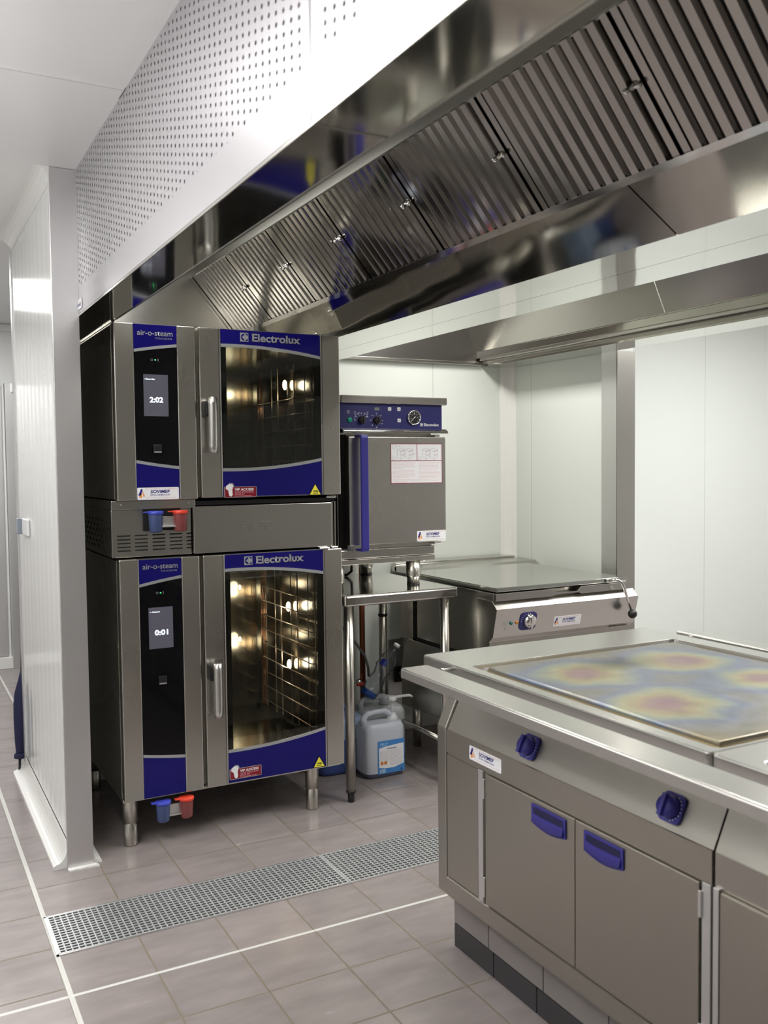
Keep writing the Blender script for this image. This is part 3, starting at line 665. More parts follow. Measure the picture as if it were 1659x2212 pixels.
# legs of the lower oven
for x, y in ((.030, .05), (.775, .05), (.03, .74), (.84, .74)):
    mb = MB(); mb.lathe([(.0, 0), (.024, 0), (.026, .006), (.026, .08), (.0225, .085), (.0225, .088), (.028, .09), (.028, .175), (.03, .182)][1:], (x, y, 0), n=20); lo_oven.p('leg', mb, SV)
mb = MB(); mb.box(.0, .03, .168, .898, .8, .180, .003); lo_oven.p('base_frame', mb, SV)
mb = MB(); mb.box(.80, -.008, 1.081, .845, .03, 1.087, .002); mb.box(.855, -.002, 1.081, .885, .035, 1.089, .003); lo_oven.p('hinge_cap', mb, CHR)
mb = MB(); mb.box(.84, .01, 1.287, .885, .03, 1.296, .002); mb.lathe([(.006, 0), (.006, .012)], (.815, .03, 1.945), n=12); mb.box(.797, .01, 1.944, .835, .04, 1.9475, .001); up_oven.p('hinge_cap', mb, CHR)
# stacking base between the ovens
t = Thing('stacking_base', (.44, .4, 1.084), 'stainless vented base unit between the two stacked ovens', 'oven stand')
mb = MB(); mb.box(-.016, .035, 1.086, .284, .82, 1.262, .002)
mb.box(-.016, .03, 1.262, .30, .82, 1.296, .002)
vent = t.p('vented_housing', mb, SH)
mb = MB()
for c in range(5):
    x0 = (.004, .0685, .134, .199, .2635)[c]
    for r in range(5):
        zz = 1.166-r*.0138; x1 = min(x0+.048, .283); mb.box(x0, .0335, zz-.0024, x1, .036, zz+.0024, .001)
t.p('vent_slots', mb, VOID, vent)
mb = MB()
for r in range(6):
    for c in range(10): mb.lathe([(.006, 0), (.006, .0012)], (-.0172, .10+c*.062+(r % 2)*.031, 1.115+r*.021), (1, 0, 0), 8)
t.p('side_perforations', mb, VOID, vent)
mb = MB()
for x in (.02, .272): mb.lathe([(.0055, 0), (.004, .003)], (x, .0305, 1.282), (0, -1, 0), 10)
t.p('screws', mb, CHR, vent)
t.p('cup_recess', MB().box(.10, .028, 1.182, .24, .0355, 1.262), VOID)
t.p('blank_panel', MB().box(.286, .012, 1.088, .864, .03, 1.268, .002), SH)
mb = MB(); mb.box(.286, .05, 1.09, .898, .8, 1.262); mb.box(.30, .03, 1.272, .89, .78, 1.288); t.p('inner_frame', mb, BLK)
mb = MB(); mb.box(.872, .03, 1.086, .878, .09, 1.28); mb.box(.884, .03, 1.086, .890, .09, 1.28); t.p('corner_strips', mb, SH)
# sealed drain cups hanging in front
def cup(x, y, z, mat, lidm, label, br=False):
    t = Thing('detergent_cup', (x, y, z), label, 'cup', 'lidded cups hanging below the oven controls')
    t.p('container', MB().lathe([(.020, 0), (.024, .006), (.0265, .062), (.0265, .068), (.0245, .068), (.022, .008), (.018, .004)], (x, y, z), n=20), mat)
    t.p('liquid', MB().lathe([(.018, .004), (.0215, .007), (.0235, .045), (.0, .045)], (x, y, z), n=20), LIQB if lidm is BLUC else REDI)
    mb = MB().lathe([(.0285, .066), (.0295, .069), (.0295, .077), (.027, .079), (.0, .079)], (x, y, z), n=20); mb.box(x-.045, y-.012, z+.073, x-.02, y+.012, z+.077, .002); t.p('lid', mb, lidm)
    return t
cup(.136, -.012, 1.178, CUPB, BLUC, 'blue lidded cup hanging between the two ovens'); cup(.228, -.012, 1.178, CUPR, REDC, 'red lidded cup hanging between the two ovens')
cup(.143, .005, .083, CUPB, BLUC, 'blue lidded cup hanging under the lower oven'); cup(.232, .005, .083, CUPR, REDC, 'red lidded cup hanging under the lower oven')
for z in (1.178, .083):
    y = -.012 if z > 1 else .005
    mb = MB(); mb.box(.158, y+.005, z+.020, .208, y+.012, z+.058, .002); mb.box(.156, y-.014, z+.018, .210, y+.010, z+.024, .002)
    single('cup_bracket', mb, SC, (.183, y, z), 'small grey bracket holding the cups %s' % ('between the ovens' if z > 1 else 'under the lower oven'), 'bracket')

# ================================================================= WORK TABLE
tb = Thing('work_table', (1.2, .3, 0), 'stainless work table under the pressure steamer, right of the ovens', 'table')
mb = MB(); mb.box(.905, -.020, .835, 1.455, .70, .882, .009, 3); tb.p('tabletop', mb, steel('steel_tabletop', col=(.62, .61, .58), rough=.13, scale=(5, 300, 300)))
for x, y in ((.948, .037), (1.42, .037), (.948, .62), (1.42, .62)):
    mb = MB(); mb.tube([(x, y, .045), (x, y, .837)], .0205, 20); l = tb.p('leg', mb, SV)
    mb = MB(); mb.tube([(x, y, 0), (x, y, .047)], .0145, 14); mb.tube([(x, y, .04), (x, y, .050)], .021, 16); tb.p('foot', mb, BLK, l)
mb = MB(); mb.tube([(1.42, .05, .185), (1.42, .61, .185)], .012, 12); tb.p('stretcher', mb, SH)
mb = MB(); mb.tube([(.95, .62, .185), (1.42, .62, .185)], .012, 12); tb.p('stretcher', mb, SH)
mb = MB(); mb.tube([(1.42, .62, .668), (1.42, .62, .682)], .0235, 16); tb.p('clamp_ring', mb, BLK)
# ================================================================= PRESSURE STEAMER
SY = .10
st = Thing('pressure_steamer', (1.22, .4, .882), 'tall stainless pressure steamer with blue panel standing on the work table', 'steamer')
mb = MB(); mb.box(.955, SY+.03, 1.575, 1.462, .74, 1.69, .002); mb.box(.958, SY+.055, 1.055, 1.430, .74, 1.58, .002); body = st.p('body', mb, SV)
mb = MB(); mb.box(.952, SY-.006, 1.682, 1.478, .75, 1.715, .004); st.p('top_cap', mb, SH)
fr = Frame((0, SY+.012, 0), (1, 0, 0), (0, 0, 1), (0, -1, 0))
mb = MB(); mb.box(.955, SY+.012, 1.574, 1.459, SY+.04, 1.684); pn = st.p('control_panel', mb, NAVYP)
mb = MB(); mb.prism([(SY-.012, 1.556), (SY-.012, 1.566), (SY+.012, 1.576), (SY+.05, 1.576), (SY+.05, 1.556)], .957, 1.478, 'x', .0015); st.p('trim_ledge', mb, SP)
Y0 = SY+.012
mb = MB(); mb.lathe([(.0115, 0), (.0115, .004), (.0095, .007), (.004, .0075)], (.9995, Y0, 1.612), (0, -1, 0), 20); st.p('power_button', mb, GRN, pn)
for kx in (1.056, 1.129):
    mb = MB(); mb.lathe([(.0165, 0), (.0165, .006), (.0145, .018), (.012, .021), (.004, .022)], (kx, Y0, 1.611), (0, -1, 0), 24)
    mb.box(kx-.002, Y0-.026, 1.600, kx+.002, Y0-.02, 1.626, .001); st.p('control_knob', mb, BLK, pn)
mb = MB()
def ring(cx, cz, r0, r1, a0, a1, n, w=.0009, dots=False):
    for i in range(n):
        a = radians(a0+(a1-a0)*i/(n-1)); fr.line(mb, (cx+r0*cos(a), cz+r0*sin(a)), (cx+r1*cos(a), cz+r1*sin(a)), w)
ring(1.056, 1.611, .020, .0245, 200, -15, 9); ring(1.129, 1.611, .0195, .023, 250, -70, 13)
for cx, cz, lst, rr in ((1.056, 1.611, ((180, '60'), (150, '70'), (118, '90'), (90, '100'), (62, '0.2'), (30, '1')), .030), (1.129, 1.611, ((180, '50'), (135, '40'), (90, '30'), (45, '20'), (0, '10'), (-28, '60'), (225, '8'), (270, '0')), .0295)):
    for a, s_ in lst:
        a = radians(a); fr.text(mb, s_, cx+rr*cos(a)-.003, cz+rr*sin(a)-.0022, .0058, .0046, .02)
for i in range(14):
    a = radians(175-i*5.2); b_ = radians(175-(i+1)*5.2); fr.line(mb, (1.056+.034*cos(a), 1.611+.034*sin(a)), (1.056+.034*cos(b_), 1.611+.034*sin(b_)), .0009)
for i in range(10):
    a = radians(70-i*5.2); b_ = radians(70-(i+1)*5.2); fr.line(mb, (1.056+.034*cos(a), 1.611+.034*sin(a)), (1.056+.034*cos(b_), 1.611+.034*sin(b_)), .0009)
for cx, cz in ((.9935, 1.645),):
    for i in range(20): a = 2*pi*i/20; b_ = 2*pi*(i+1)/20; fr.line(mb, (cx+.0065*cos(a), cz+.0065*sin(a)), (cx+.0065*cos(b_), cz+.0065*sin(b_)), .001)
    fr.quad(mb, cx-.0006, cz-.003, cx+.0006, cz+.0035)
for cx, cz in ((1.025, 1.643), (1.085, 1.643)): fr.text(mb, '\u00b0C', cx-.005, cz-.002, .010, .006, .01); fr.quad(mb, cx-.003, cz-.007, cx+.003, cz-.0055)
wm, dk = MB(), MB(); wordmark(fr, mb, dk, 1.3465, 1.589, .097, .0012)
st.p('dial_markings', mb, WHITEP, pn); st.p('wordmark_cutout', dk, NAVYP, pn)
mb = MB(); fr.rrect(mb, 1.120, 1.654, 1.143, 1.667, .001); st.p('small_display', mb, simple('lcd_grey', (.22, .25, .22), .3), pn)
mb = MB()
for bx, bz in ((1.185, 1.661), (1.231, 1.661), (1.232, 1.612)): fr.rrect(mb, bx, bz-.0075, bx+.0165, bz+.0085, .003, .002, .0018)
st.p('push_buttons', mb, WPLAS, pn)
mb = MB(); fr.text(mb, '\u25b8', 1.190, 1.658, .006, .006) if False else None
for bx, bz in ((1.193, 1.661), (1.239, 1.661), (1.240, 1.612)): fr.quad(mb, bx-.003, bz-.001, bx+.004, bz+.0012, .0026)
st.p('button_symbols', mb, GREYI, pn)
mb = MB(); c = (1.313, Y0, 1.626); mb.lathe([(.0335, 0), (.0335, .009), (.031, .012), (.0285, .012), (.0285, .007), (.0, .007)], c, (0, -1, 0), 36); ga = st.p('pressure_gauge', mb, CHR, pn)
fg = Frame((1.313, Y0-.0075, 1.626), (1, 0, 0), (0, 0, 1), (0, -1, 0))
mb = MB(); fg.disc(mb, 0, 0, .0283, .0008); st.p('gauge_face', mb, BLK, pn)
mb = MB(); fg.line(mb, (.006, .006), (-.017, -.018), .0016, .002)
for i in range(11): a = radians(225-i*27); fg.line(mb, (.021*cos(a), .021*sin(a)), (.025*cos(a), .025*sin(a)), .0012, .0015)
for a, s_ in ((200, '0'), (135, '0.5'), (90, '1'), (45, '1.5'), (0, '2')): fg.text(mb, s_, .0155*cos(radians(a))-.0025, .0155*sin(radians(a))-.002, .005, .0042, .01, 0, .0015)
fg.disc(mb, 0, 0, .003, .003); st.p('gauge_needle', mb, WHITEP, pn)
# door of the steamer
mb = MB(); mb.box(.988, SY, 1.076, 1.472, SY+.045, 1.541, .004); dr = st.p('door', mb, ST2)
mb = MB(); mb.box(.964, SY+.046, 1.06, 1.00, SY+.058, 1.55); st.p('door_gap', mb, VOID)
fr = Frame((0, SY, 0), (1, 0, 0), (0, 0, 1), (0, -1, 0))
mb = MB(); fr.rrect(mb, 1.190, 1.337, 1.450, 1.511, .003, .0012, .001); st.p('instruction_label', mb, STK, dr, 'white instruction label framed in dark red')
mb = MB()
for a, b in (((1.190, 1.338), (1.450, 1.338)), ((1.450, 1.337), (1.450, 1.511)), ((1.450, 1.510), (1.190, 1.510)), ((1.191, 1.511), (1.191, 1.337)), ((1.191, 1.436), (1.450, 1.436)), ((1.321, 1.436), (1.321, 1.510))): fr.line(mb, a, b, .0028, .0016)
st.p('label_border', mb, REDI, dr)
mb = MB(); mg = MB()
def paragraph(x0, x1, ztop, n, last):
    for i in range(n):
        xe = x1-random.uniform(0, .012) if i < n-1 else x0+(x1-x0)*last; x = x0
        while x < xe:
            wl = random.uniform(.004, .011); fr.quad(mb, x, ztop-i*.0058, min(x+wl, xe), ztop-i*.0058+.0012, .0014, .0002); x += wl+.0015
paragraph(1.198, 1.315, 1.426, 5, .45); paragraph(1.198, 1.315, 1.392, 6, .7); paragraph(1.330, 1.444, 1.426, 6, .8); paragraph(1.330, 1.444, 1.389, 6, .8); paragraph(1.198, 1.444, 1.353, 3, .3)
def ovensketch(x, z, opened):
    w, h = .018, .050
    P = [(x, z+.01), (x, z+h-.006), (x+w, z+h), (x+2*w, z+h-.006), (x+w, z+h-.014), (x, z+h-.006)]
    for a, b in zip(P, P[1:]): fr.line(mg, a, b, .0007)
    for a, b in (((x, z+.01), (x+w, z)), ((x+w, z), (x+w, z+h-.014)), ((x+w, z), (x+2*w, z+.012)), ((x+2*w, z+.012), (x+2*w, z+h-.006))): fr.line(mg, a, b, .0007)
    fr.line(mb, (x+w*.95, z+h-.016), (x+2*w, z+h-.010), .003); fr.line(mg, (x+w*1.2, z+.018), (x+w*1.8, z+.021), .0022)
    if opened: fr.line(mg, (x+2*w, z+.022), (x+2*w+.009, z+.026), .002)
for sx, op in ((1.222, 0), (1.264, 1), (1.349, 0), (1.391, 0)): ovensketch(sx, 1.442, op)
for cx, cz, r in ((1.206, 1.499, .009),):
    for i in range(16): a = 2*pi*i/16; b_ = 2*pi*(i+1)/16; fr.line(mg, (cx+r*cos(a), cz+r*sin(a)), (cx+r*cos(b_), cz+r*sin(b_)), .0007)
fr.line(mg, (1.214, 1.505), (1.235, 1.498), .0007)
for bx in (1.200, 1.327):
    for a, b in (((bx, 1.441), (bx+.012, 1.441)), ((bx+.012, 1.441), (bx+.012, 1.455)), ((bx+.012, 1.455), (bx, 1.455)), ((bx, 1.455), (bx, 1.441))): fr.line(mg, a, b, .0006)
st.p('label_text', mb, PALE, dr); st.p('label_drawings', mg, GREYI, dr)
dealer_sticker(st, dr, fr, 1.3185, 1.081, .1495, .045)
mb = MB(); mb.prism([(-.000, 1.547), (.035, 1.547), (.035, 1.535), (.0, 1.535)], 0, .001, 'y') if False else None
mb.prism([(SY-.050, 1.538), (SY-.044, 1.548), (SY+.02, 1.548), (SY+.02, 1.541), (SY-.036, 1.539), (SY-.037, 1.064), (SY+.02, 1.062), (SY+.02, 1.053), (SY-.044, 1.052), (SY-.050, 1.062)], 1.022, 1.057, 'x', .004); st.p('handle', mb, BLUEP, dr, 'long vertical blue plastic door handle')
mb = MB(); mb.box(1.415, SY+.01, 1.063, 1.450, SY+.05, 1.076, .002); mb.box(1.42, SY+.01, 1.541, 1.448, SY+.05, 1.552, .002); st.p('hinge', mb, SC)
mb = MB(); mb.box(.935, SY+.03, 1.016, 1.428, .72, 1.056, .004); st.p('base', mb, SH)
mb = MB(); mb.box(.93, SY+.025, .992, 1.426, .72, 1.014, .001); st.p('base_frame', mb, SV)
for x, y in ((.955, .165), (1.335, .165), (1.335, .63), (.955, .63)):
    mb = MB(); mb.lathe([(.0285, .003), (.0285, .03), (.031, .032), (.0325, .04), (.0325, .112)], (x, y, .882), n=24); l = st.p('leg', mb, SV)
    mb = MB(); mb.lathe([(.029, .0), (.029, .006)], (x, y, .882), n=24); st.p('rubber_foot', mb, BLK, l)
single('reflected_hose', MB().tube([(1.16, .60, .995), (1.16, .60, .95), (1.15, .62, .915), (1.11, .66, .903), (1.02, .68, .903)], .018, 14), simple('grey_rubber', (.10, .10, .105), .5), (1.16, .60, .885), 'thick grey bent tube behind the steamer feet, imitating a hose reflected in the tabletop', 'hose')  # solid bend imitates a hose reflection on the table
single('supply_cable', MB().tube([(1.215, .55, 1.0), (1.222, .56, .95), (1.225, .57, .91), (1.215, .60, .889), (1.18, .66, .887)], .0065, 10), BLK, (1.22, .57, .883), 'thin black cable curving down onto the work table', 'cable')

# ================================================================= BRAISING PAN
bp = Thing('braising_pan', (1.9, .3, 0), 'stainless tilting braising pan with flat lid in the right corner', 'braising pan')
mb = MB(); mb.box(1.512, -.228, .876, 2.236, .515, .8955, .003); lid = bp.p('lid', mb, steel('steel_lid', col=(.56, .57, .53), rough=.17, scale=(5, 300, 300)))
mb = MB(); z0, z1 = .8385, .870
P = [(1.506, z0), (1.506, z1), (1.795, z1), (1.845, .852), (1.945, .852), (1.965, z1+.001), (2.256, z1+.002), (2.256, z0+.001), (1.97, z0), (1.945, .848), (1.845, .848), (1.80, z0)]
mb.prism(P, -.233, -.215, 'y', .0012); mb.box(1.506, -.215, z0, 1.525, .53, z1, .002); mb.box(2.235, -.215, z0, 2.256, .53, z1, .002); bp.p('pan_rim', mb, SH)
mb = MB(); mb.box(1.835, -.205, .80, 1.985, .5, .850); bp.p('pouring_lip', mb, SI)
mb = MB(); mb.box(1.530, -.19, .80, 2.23, .50, .866); mb.box(1.515, -.12, .575, 2.25, .45, .86, .004); bp.p('pan_body', mb, SV)
mb = MB(); mb.prism([(-.212, .838), (-.245, .806), (-.215, .682), (-.190, .660), (-.190, .58), (-.10, .56), (-.10, .84)], 1.5005, 2.290, 'x', .0012); fc = bp.p('control_housing', mb, SH)
# flat angled control panel plate
A = Vector((1.5, -.247, .806)); ux = Vector((1, 0, 0)); uy = Vector((0, -.215+.247, .682-.806)).normalized()*-1; nn = ux.cross(uy)
if nn.y > 0: nn = -nn
fr = Frame(A, ux, uy, nn)
Lp = (Vector((0, -.215, .682))-Vector((0, -.247, .806))).length
mb = MB(); fr.quad(mb, .0, -Lp, .79, 0, .002, .003); pn = bp.p('control_panel', mb, SS)
mb = MB(); fr.rrect(mb, .127, -.105, .215, -.025, .018, .0055, .003); bp.p('knob_plate', mb, NAVYP, pn)
kc = fr(.176, -.062, .006)
mb = MB(); mb.lathe([(.031, 0), (.031, .004), (.028, .014), (.024, .020), (.005, .021)], kc, fr.n, 28)
c0 = fr(.176, -.062, .02); t2 = bmesh.new(); 
mb.slab([c0+fr.ux*a+fr.uy*b for a, b in ((-.005, -.027), (.005, -.027), (.005, .027), (-.005, .027))], fr.n, .012); bp.p('selector_knob', mb, CHR, pn)
mb = MB()
for i in range(17): a = radians(235-i*15.5-60); fr.disc(mb, .171+.038*cos(a), -.066+.036*sin(a), .0017, .0062, 8)
bp.p('knob_plate_dots', mb, WHITEP, pn)
mb = MB(); mb.lathe([(.0075, 0), (.0075, .004), (.005, .006)], fr(.083, -.067, .002), fr.n, 16); bp.p('indicator_lamp', mb, TGREEN, pn, 'green indicator lamp')
mb = MB(); mb.lathe([(.0075, 0), (.0075, .004), (.005, .006)], fr(.113, -.067, .002), fr.n, 16); bp.p('indicator_lamp', mb, AMBER, pn, 'amber indicator lamp')
mb = MB()
for i in range(16): a = 2*pi*i/16; b_ = 2*pi*(i+1)/16; fr.line(mb, (.052+.012*cos(a), -.067+.012*sin(a)), (.052+.012*cos(b_), -.067+.012*sin(b_)), .001, .0026)
fr.line(mb, (.052, -.057), (.052, -.077), .001, .0026); fr.line(mb, (.042, -.067), (.062, -.067), .001, .0026); fr.line(mb, (.046, -.09), (.062, -.092), .001, .0026); fr.line(mb, (.054, -.084), (.054, -.098), .001, .0026)
bp.p('printed_symbols', mb, GREYI, pn)
dealer_sticker(bp, pn, Frame(fr(0, 0, .002), fr.ux, fr.uy, fr.n), .315, -.106, .152, .046)
f2 = Frame((1.5, -.1915, .62), (1, 0, 0), (0, 0, 1), (0, -1, 0))
mb, dk = MB(), MB(); wordmark(Frame((1.5, -.190, .660), (1, 0, 0), (0, -.025, .022), (0, -.66, -.75)), mb, dk, .655, .010, .108); bp.p('wordmark', mb, BLK, fc); bp.p('wordmark_cutout', dk, SH, fc)
mb = MB(); hp = [(2.125, -.235, .888), (2.150, -.262, .890), (2.166, -.272, .880), (2.176, -.276, .860), (2.215, -.282, .752)]
mb.tube(hp, .0065, 12); hd = bp.p('lid_lever', mb, CHR)
mb = MB().sphere((2.221, -.284, .733), .021); bp.p('ball_grip', mb, BLK, hd)
mb = MB(); mb.box(2.11, -.238, .880, 2.135, -.226, .893, .002); bp.p('lever_mount', mb, CHR, hd)
# floor frame of the pan
mb = MB(); mb.prism([(.600, .215), (.600, .40), (.565, .52), (.527, .560), (.20, .560), (-.10, .565), (-.10, .24), (.26, .230)], 1.512, 2.25, 'x', .003); bp.p('base_cabinet', mb, SV)
mb = MB(); mb.box(1.515, .475, .56, 2.24, .60, .86, .003); bp.p('rear_column', mb, SV)
mb = MB(); mb.box(1.5095, .452, .562, 1.516, .474, .838); mb.box(1.5095, -.10, .561, 1.5165, .474, .575); bp.p('tilt_gap', mb, VOID)
for x, y in ((1.585, .575), (2.2, .575), (1.585, -.05), (2.2, -.05)):
    mb = MB(); mb.lathe([(.021, 0), (.021, .06), (.024, .064), (.024, .25)], (x, y, 0), n=18); bp.p('leg', mb, SV)
mb = MB(); mb.prism([(.56, .860), (.62, .895), (.78, .895), (.82, .885), (.82, .86)], 1.60, 2.44-.075, 'x', .002); bp.p('rear_ledge', mb, SH)
mb = MB(); mb.prism([(.800, .895), (.800, .905), (.845, .912), (.845, .86), (.800, .86)], 1.60, 2.364, 'x', .001); bp.p('rear_rail', mb, SP)
mb = MB(); mb.lathe([(.013, 0), (.013, .03), (.010, .03), (.010, .02), (.0, .02)], (1.745, .79, .925), (0, -1, 0), 16); single('wall_pipe_end', mb, SC, (1.745, .79, .925), 'short open pipe end poking out behind the steamer leg', 'pipe')

# ================================================================= PIPES AND WALL THINGS BEHIND THE TABLE
single('copper_pipe', MB().tube([(1.395, .80, .09), (1.395, .80, .99)], .0145, 14), COPPER, (1.395, .8, .09), 'vertical copper water pipe on the wall behind the work table', 'pipe')
mb = MB(); mb.tube([(1.30, .80, .305), (1.385, .80, .312)], .011, 12); single('pipe_stub', mb, CHR, (1.34, .8, .3), 'short pale pipe joining the copper pipe', 'pipe')
t = Thing('shut_off_valve', (1.36, .785, .30), 'small red shut-off valve beside the copper pipe', 'valve')
mb = MB(); mb.lathe([(.012, 0), (.016, .004), (.016, .012), (.008, .016)], (1.365, .785, .305), (0, -1, 0), 14); t.p('valve_body', mb, CHR)
mb = MB(); mb.box(1.345, .765, .292, 1.392, .775, .306, .003); t.p('handle', mb, REDV)
single('flexible_hose', MB().tube([(1.28, .80, .60), (1.32, .80, .55), (1.36, .79, .50), (1.40, .785, .44), (1.42, .785, .38), (1.425, .79, .33)], .007, 10), simple('braided_hose', (.35, .35, .34), .4, .6), (1.35, .8, .33), 'thin braided grey hose curving down past the copper pipe', 'hose')
t = Thing('cable_duct', (1.6, .85, 0), 'grey vertical cable duct with dark socket behind the canisters', 'duct')
t.p('duct_body', MB().box(1.565, .838, .07, 1.66, .86, .50, .003), SC); t.p('socket', MB().box(1.60, .825, .268, 1.655, .84, .352, .004), BLK)
t.p('socket_dial', MB().lathe([(.012, 0), (.010, .006)], (1.633, .826, .315), (0, -1, 0), 14), simple('dull_green', (.10, .14, .07), .5))

# ================================================================= CANISTERS
def canister(name, cx, cy, wx, wy, h, mat, label, cat, rot, neckx, handle=True, group=None):
    t = Thing(name, (cx, cy, 0), label, cat, group); t.o.rotation_euler = (0, 0, rot)
    bm = MB(); n = 28; secs = []
    hb = h*.80
    prof = [(0, .86), (.008, .95), (.025, 1.0), (hb*.92, 1.0), (hb, .97), (h*.86, .86)]
    tb_ = bmesh.new(); rings = []
    for z, k in prof:
        R = []
        for i in range(n):
            a = 2*pi*i/n; ca, sa = cos(a), sin(a); e = .38
            x = wx/2*k*abs(ca)**e*(1 if ca > 0 else -1); y = wy/2*k*abs(sa)**e*(1 if sa > 0 else -1)
            R.append(tb_.verts.new((cx+x, cy+y, z)))
        rings.append(R)
    for i in range(len(rings)-1):
        for k in range(n): f = tb_.faces.new((rings[i][k], rings[i][(k+1) % n], rings[i+1][(k+1) % n], rings[i+1][k])); f.smooth = True
    tb_.faces.new(rings[0][::-1]); tb_.faces.new(rings[-1]); bm.add(tb_)
    body = t.p('body', bm, mat)
    bm = MB(); bm.lathe([(.024, h*.84), (.024, h*.89), (.019, h*.90), (.019, h*.95)], (neckx, cy, 0), n=18); t.p('neck', bm, mat)
    if handle:
        bm = MB(); xa = cx-wx*.40; xb = cx+wx*.16
        bm.tube([(xa, cy, h*.80), (xa, cy, h*.93), (xa+.018, cy, h*.985), (xa+.05, cy, h), (xb-.01, cy, h), (xb+.012, cy, h*.965), (xb+.03, cy, h*.86)], [.018, .015, .013, .012, .012, .013, .018], 12)
        t.p('carrying_handle', bm, mat)
    return t, body
c1, cb = canister('dispenser_canister', 1.2245, .295, .205, .135, .288, CAN1, 'milky white canister with pump and blue label on the floor by the table', 'canister', 0, 1.290)
c1.p('pump_collar', MB().lathe([(.026, .236), (.0265, .258), (.020, .262), (.018, .274), (.011, .276)], (1.290, .295, 0), n=22), WPLAS)
mb = MB(); mb.tube([(1.290, .295, .27), (1.290, .295, .335)], .0065, 10); mb.lathe([(.020, .330), (.0225, .336), (.020, .348), (.012, .352)], (1.290, .295, 0), n=20)
mb.tube([(1.295, .295, .344), (1.35, .291, .346), (1.382, .289, .344), (1.394, .288, .336)], [.0075, .0065, .006, .005], 10); c1.p('pump', mb, WPLAS)
mb = MB(); mb.prism([(0, 0)], 0, 0) if False else None
fr = Frame((0, .2268, 0), (1, 0, 0), (0, 0, 1), (0, -1, 0))
mb = MB(); fr.quad(mb, 1.178, .020, 1.315, .170, .0014, .0012); lb = c1.p('label', mb, simple('label_blue', (.06, .25, .62), .4))
mb = MB(); fr.pg(mb, [(1.183, .050), (1.215, .044), (1.26, .043), (1.310, .056), (1.310, .150), (1.25, .146), (1.21, .143), (1.183, .138)], .002, .0004); c1.p('label_field', mb, STK, lb)
mb = MB()
for i in range(13):
    z = .122-i*.0055
    for xa, xb in ((1.188, 1.238), (1.244, 1.305)):
        if xa < 1.2 and i > 8: continue
        x = xa
        while x < xb-random.uniform(0, .012): wl = random.uniform(.004, .012); fr.quad(mb, x, z, min(x+wl, xb), z+.0011, .0023, .0001); x += wl+.0015
fr.quad(mb, 1.241, .055, 1.242, .124, .0023, .0001); fr.disc(mb, 1.195, .031, .006, .0023); c1.p('label_small_print', mb, GREYI, lb)
mb = MB(); fr.text(mb, 'VITRE MAX', 1.222, .1295, .052, .0062, .03, 0, .0024); fr.text(mb, '5L', 1.292, .025, .014, .010, .03, .2, .002); c1.p('label_title', mb, INK, lb)
mb = MB(); fr.text(mb, 'PRO', 1.188, .147, .040, .014, .02, .2, .002); fr.quad(mb, 1.186, .024, 1.215, .040, .0018, .0001); c1.p('label_logo', mb, simple('label_light_blue', (.35, .60, .85), .4), lb)
mb = MB(); fr.quad(mb, 1.190, .062, 1.2045, .076, .0024, .0002); fr.quad(mb, 1.2085, .062, 1.223, .076, .0024, .0002); c1.p('hazard_symbols', mb, simple('hazard_orange', (.72, .20, .02), .5), lb)
c2, _ = canister('jerry_can', 1.325, .50, .235, .17, .300, CAN2, 'larger milky white jerry can standing behind the canister with the pump', 'canister', 0, 1.372, True)
c2.p('cap', MB().lathe([(.028, .262), (.028, .290), (.024, .300), (.008, .302)], (1.362, .50, 0), n=22), CAN2)
c3, _ = canister('jerry_can', 1.075, .46, .24, .20, .30, CAN3, 'blue filled jerry can behind the table leg and oven leg', 'canister', 0, 1.10, True)
# crushed clear bottle leaning on the jerry can
bt = Thing('plastic_bottle', (1.27, .50, .298), 'empty clear plastic bottle with blue dregs tilted against the jerry can', 'bottle')
ax = Vector((.165, -.01, .235)).normalized(); base = Vector((1.262, .50, .306))
q = ax.orthogonal().normalized()
prof = [(.010, .0), (.034, .002), (.042, .012), (.043, .04), (.040, .06), (.043, .075), (.038, .10), (.034, .125), (.040, .150), (.043, .165), (.039, .185), (.043, .20), (.036, .225), (.022, .25), (.014, .268), (.013, .285)]
mb = MB().lathe(prof, base, ax, 22)
for v in mb.bm.verts:
    hh = (v.co-base).dot(ax)
    if .05 < hh < .24: v.co += Vector((random.uniform(-1, 1), random.uniform(-1, 1), random.uniform(-1, 1)))*.0032
bt.p('bottle_body', mb, PET)
bt.p('cap', MB().lathe([(.016, .278), (.016, .294), (.013, .296)], base, ax, 18), WPLAS)
mb = MB(); mb.lathe([(.008, .003), (.032, .005), (.040, .014), (.0405, .030), (.038, .034), (.0, .034)], base, ax, 20); bt.p('liquid', mb, LIQB)
rm = Vector((0, 0, 1)).rotation_difference(ax).to_matrix()
mb = MB(); 
for i in range(4):
    pass
P = [base+rm @ Vector((.0445*cos(a), .0445*sin(a), h)) for a, h in ((3.5, .165), (3.9, .165), (4.3, .165), (4.3, .195), (3.9, .20), (3.5, .195))]
mb.slab(P, (0, -1, 0), .001); bt.p('label_scrap', mb, BLUC)

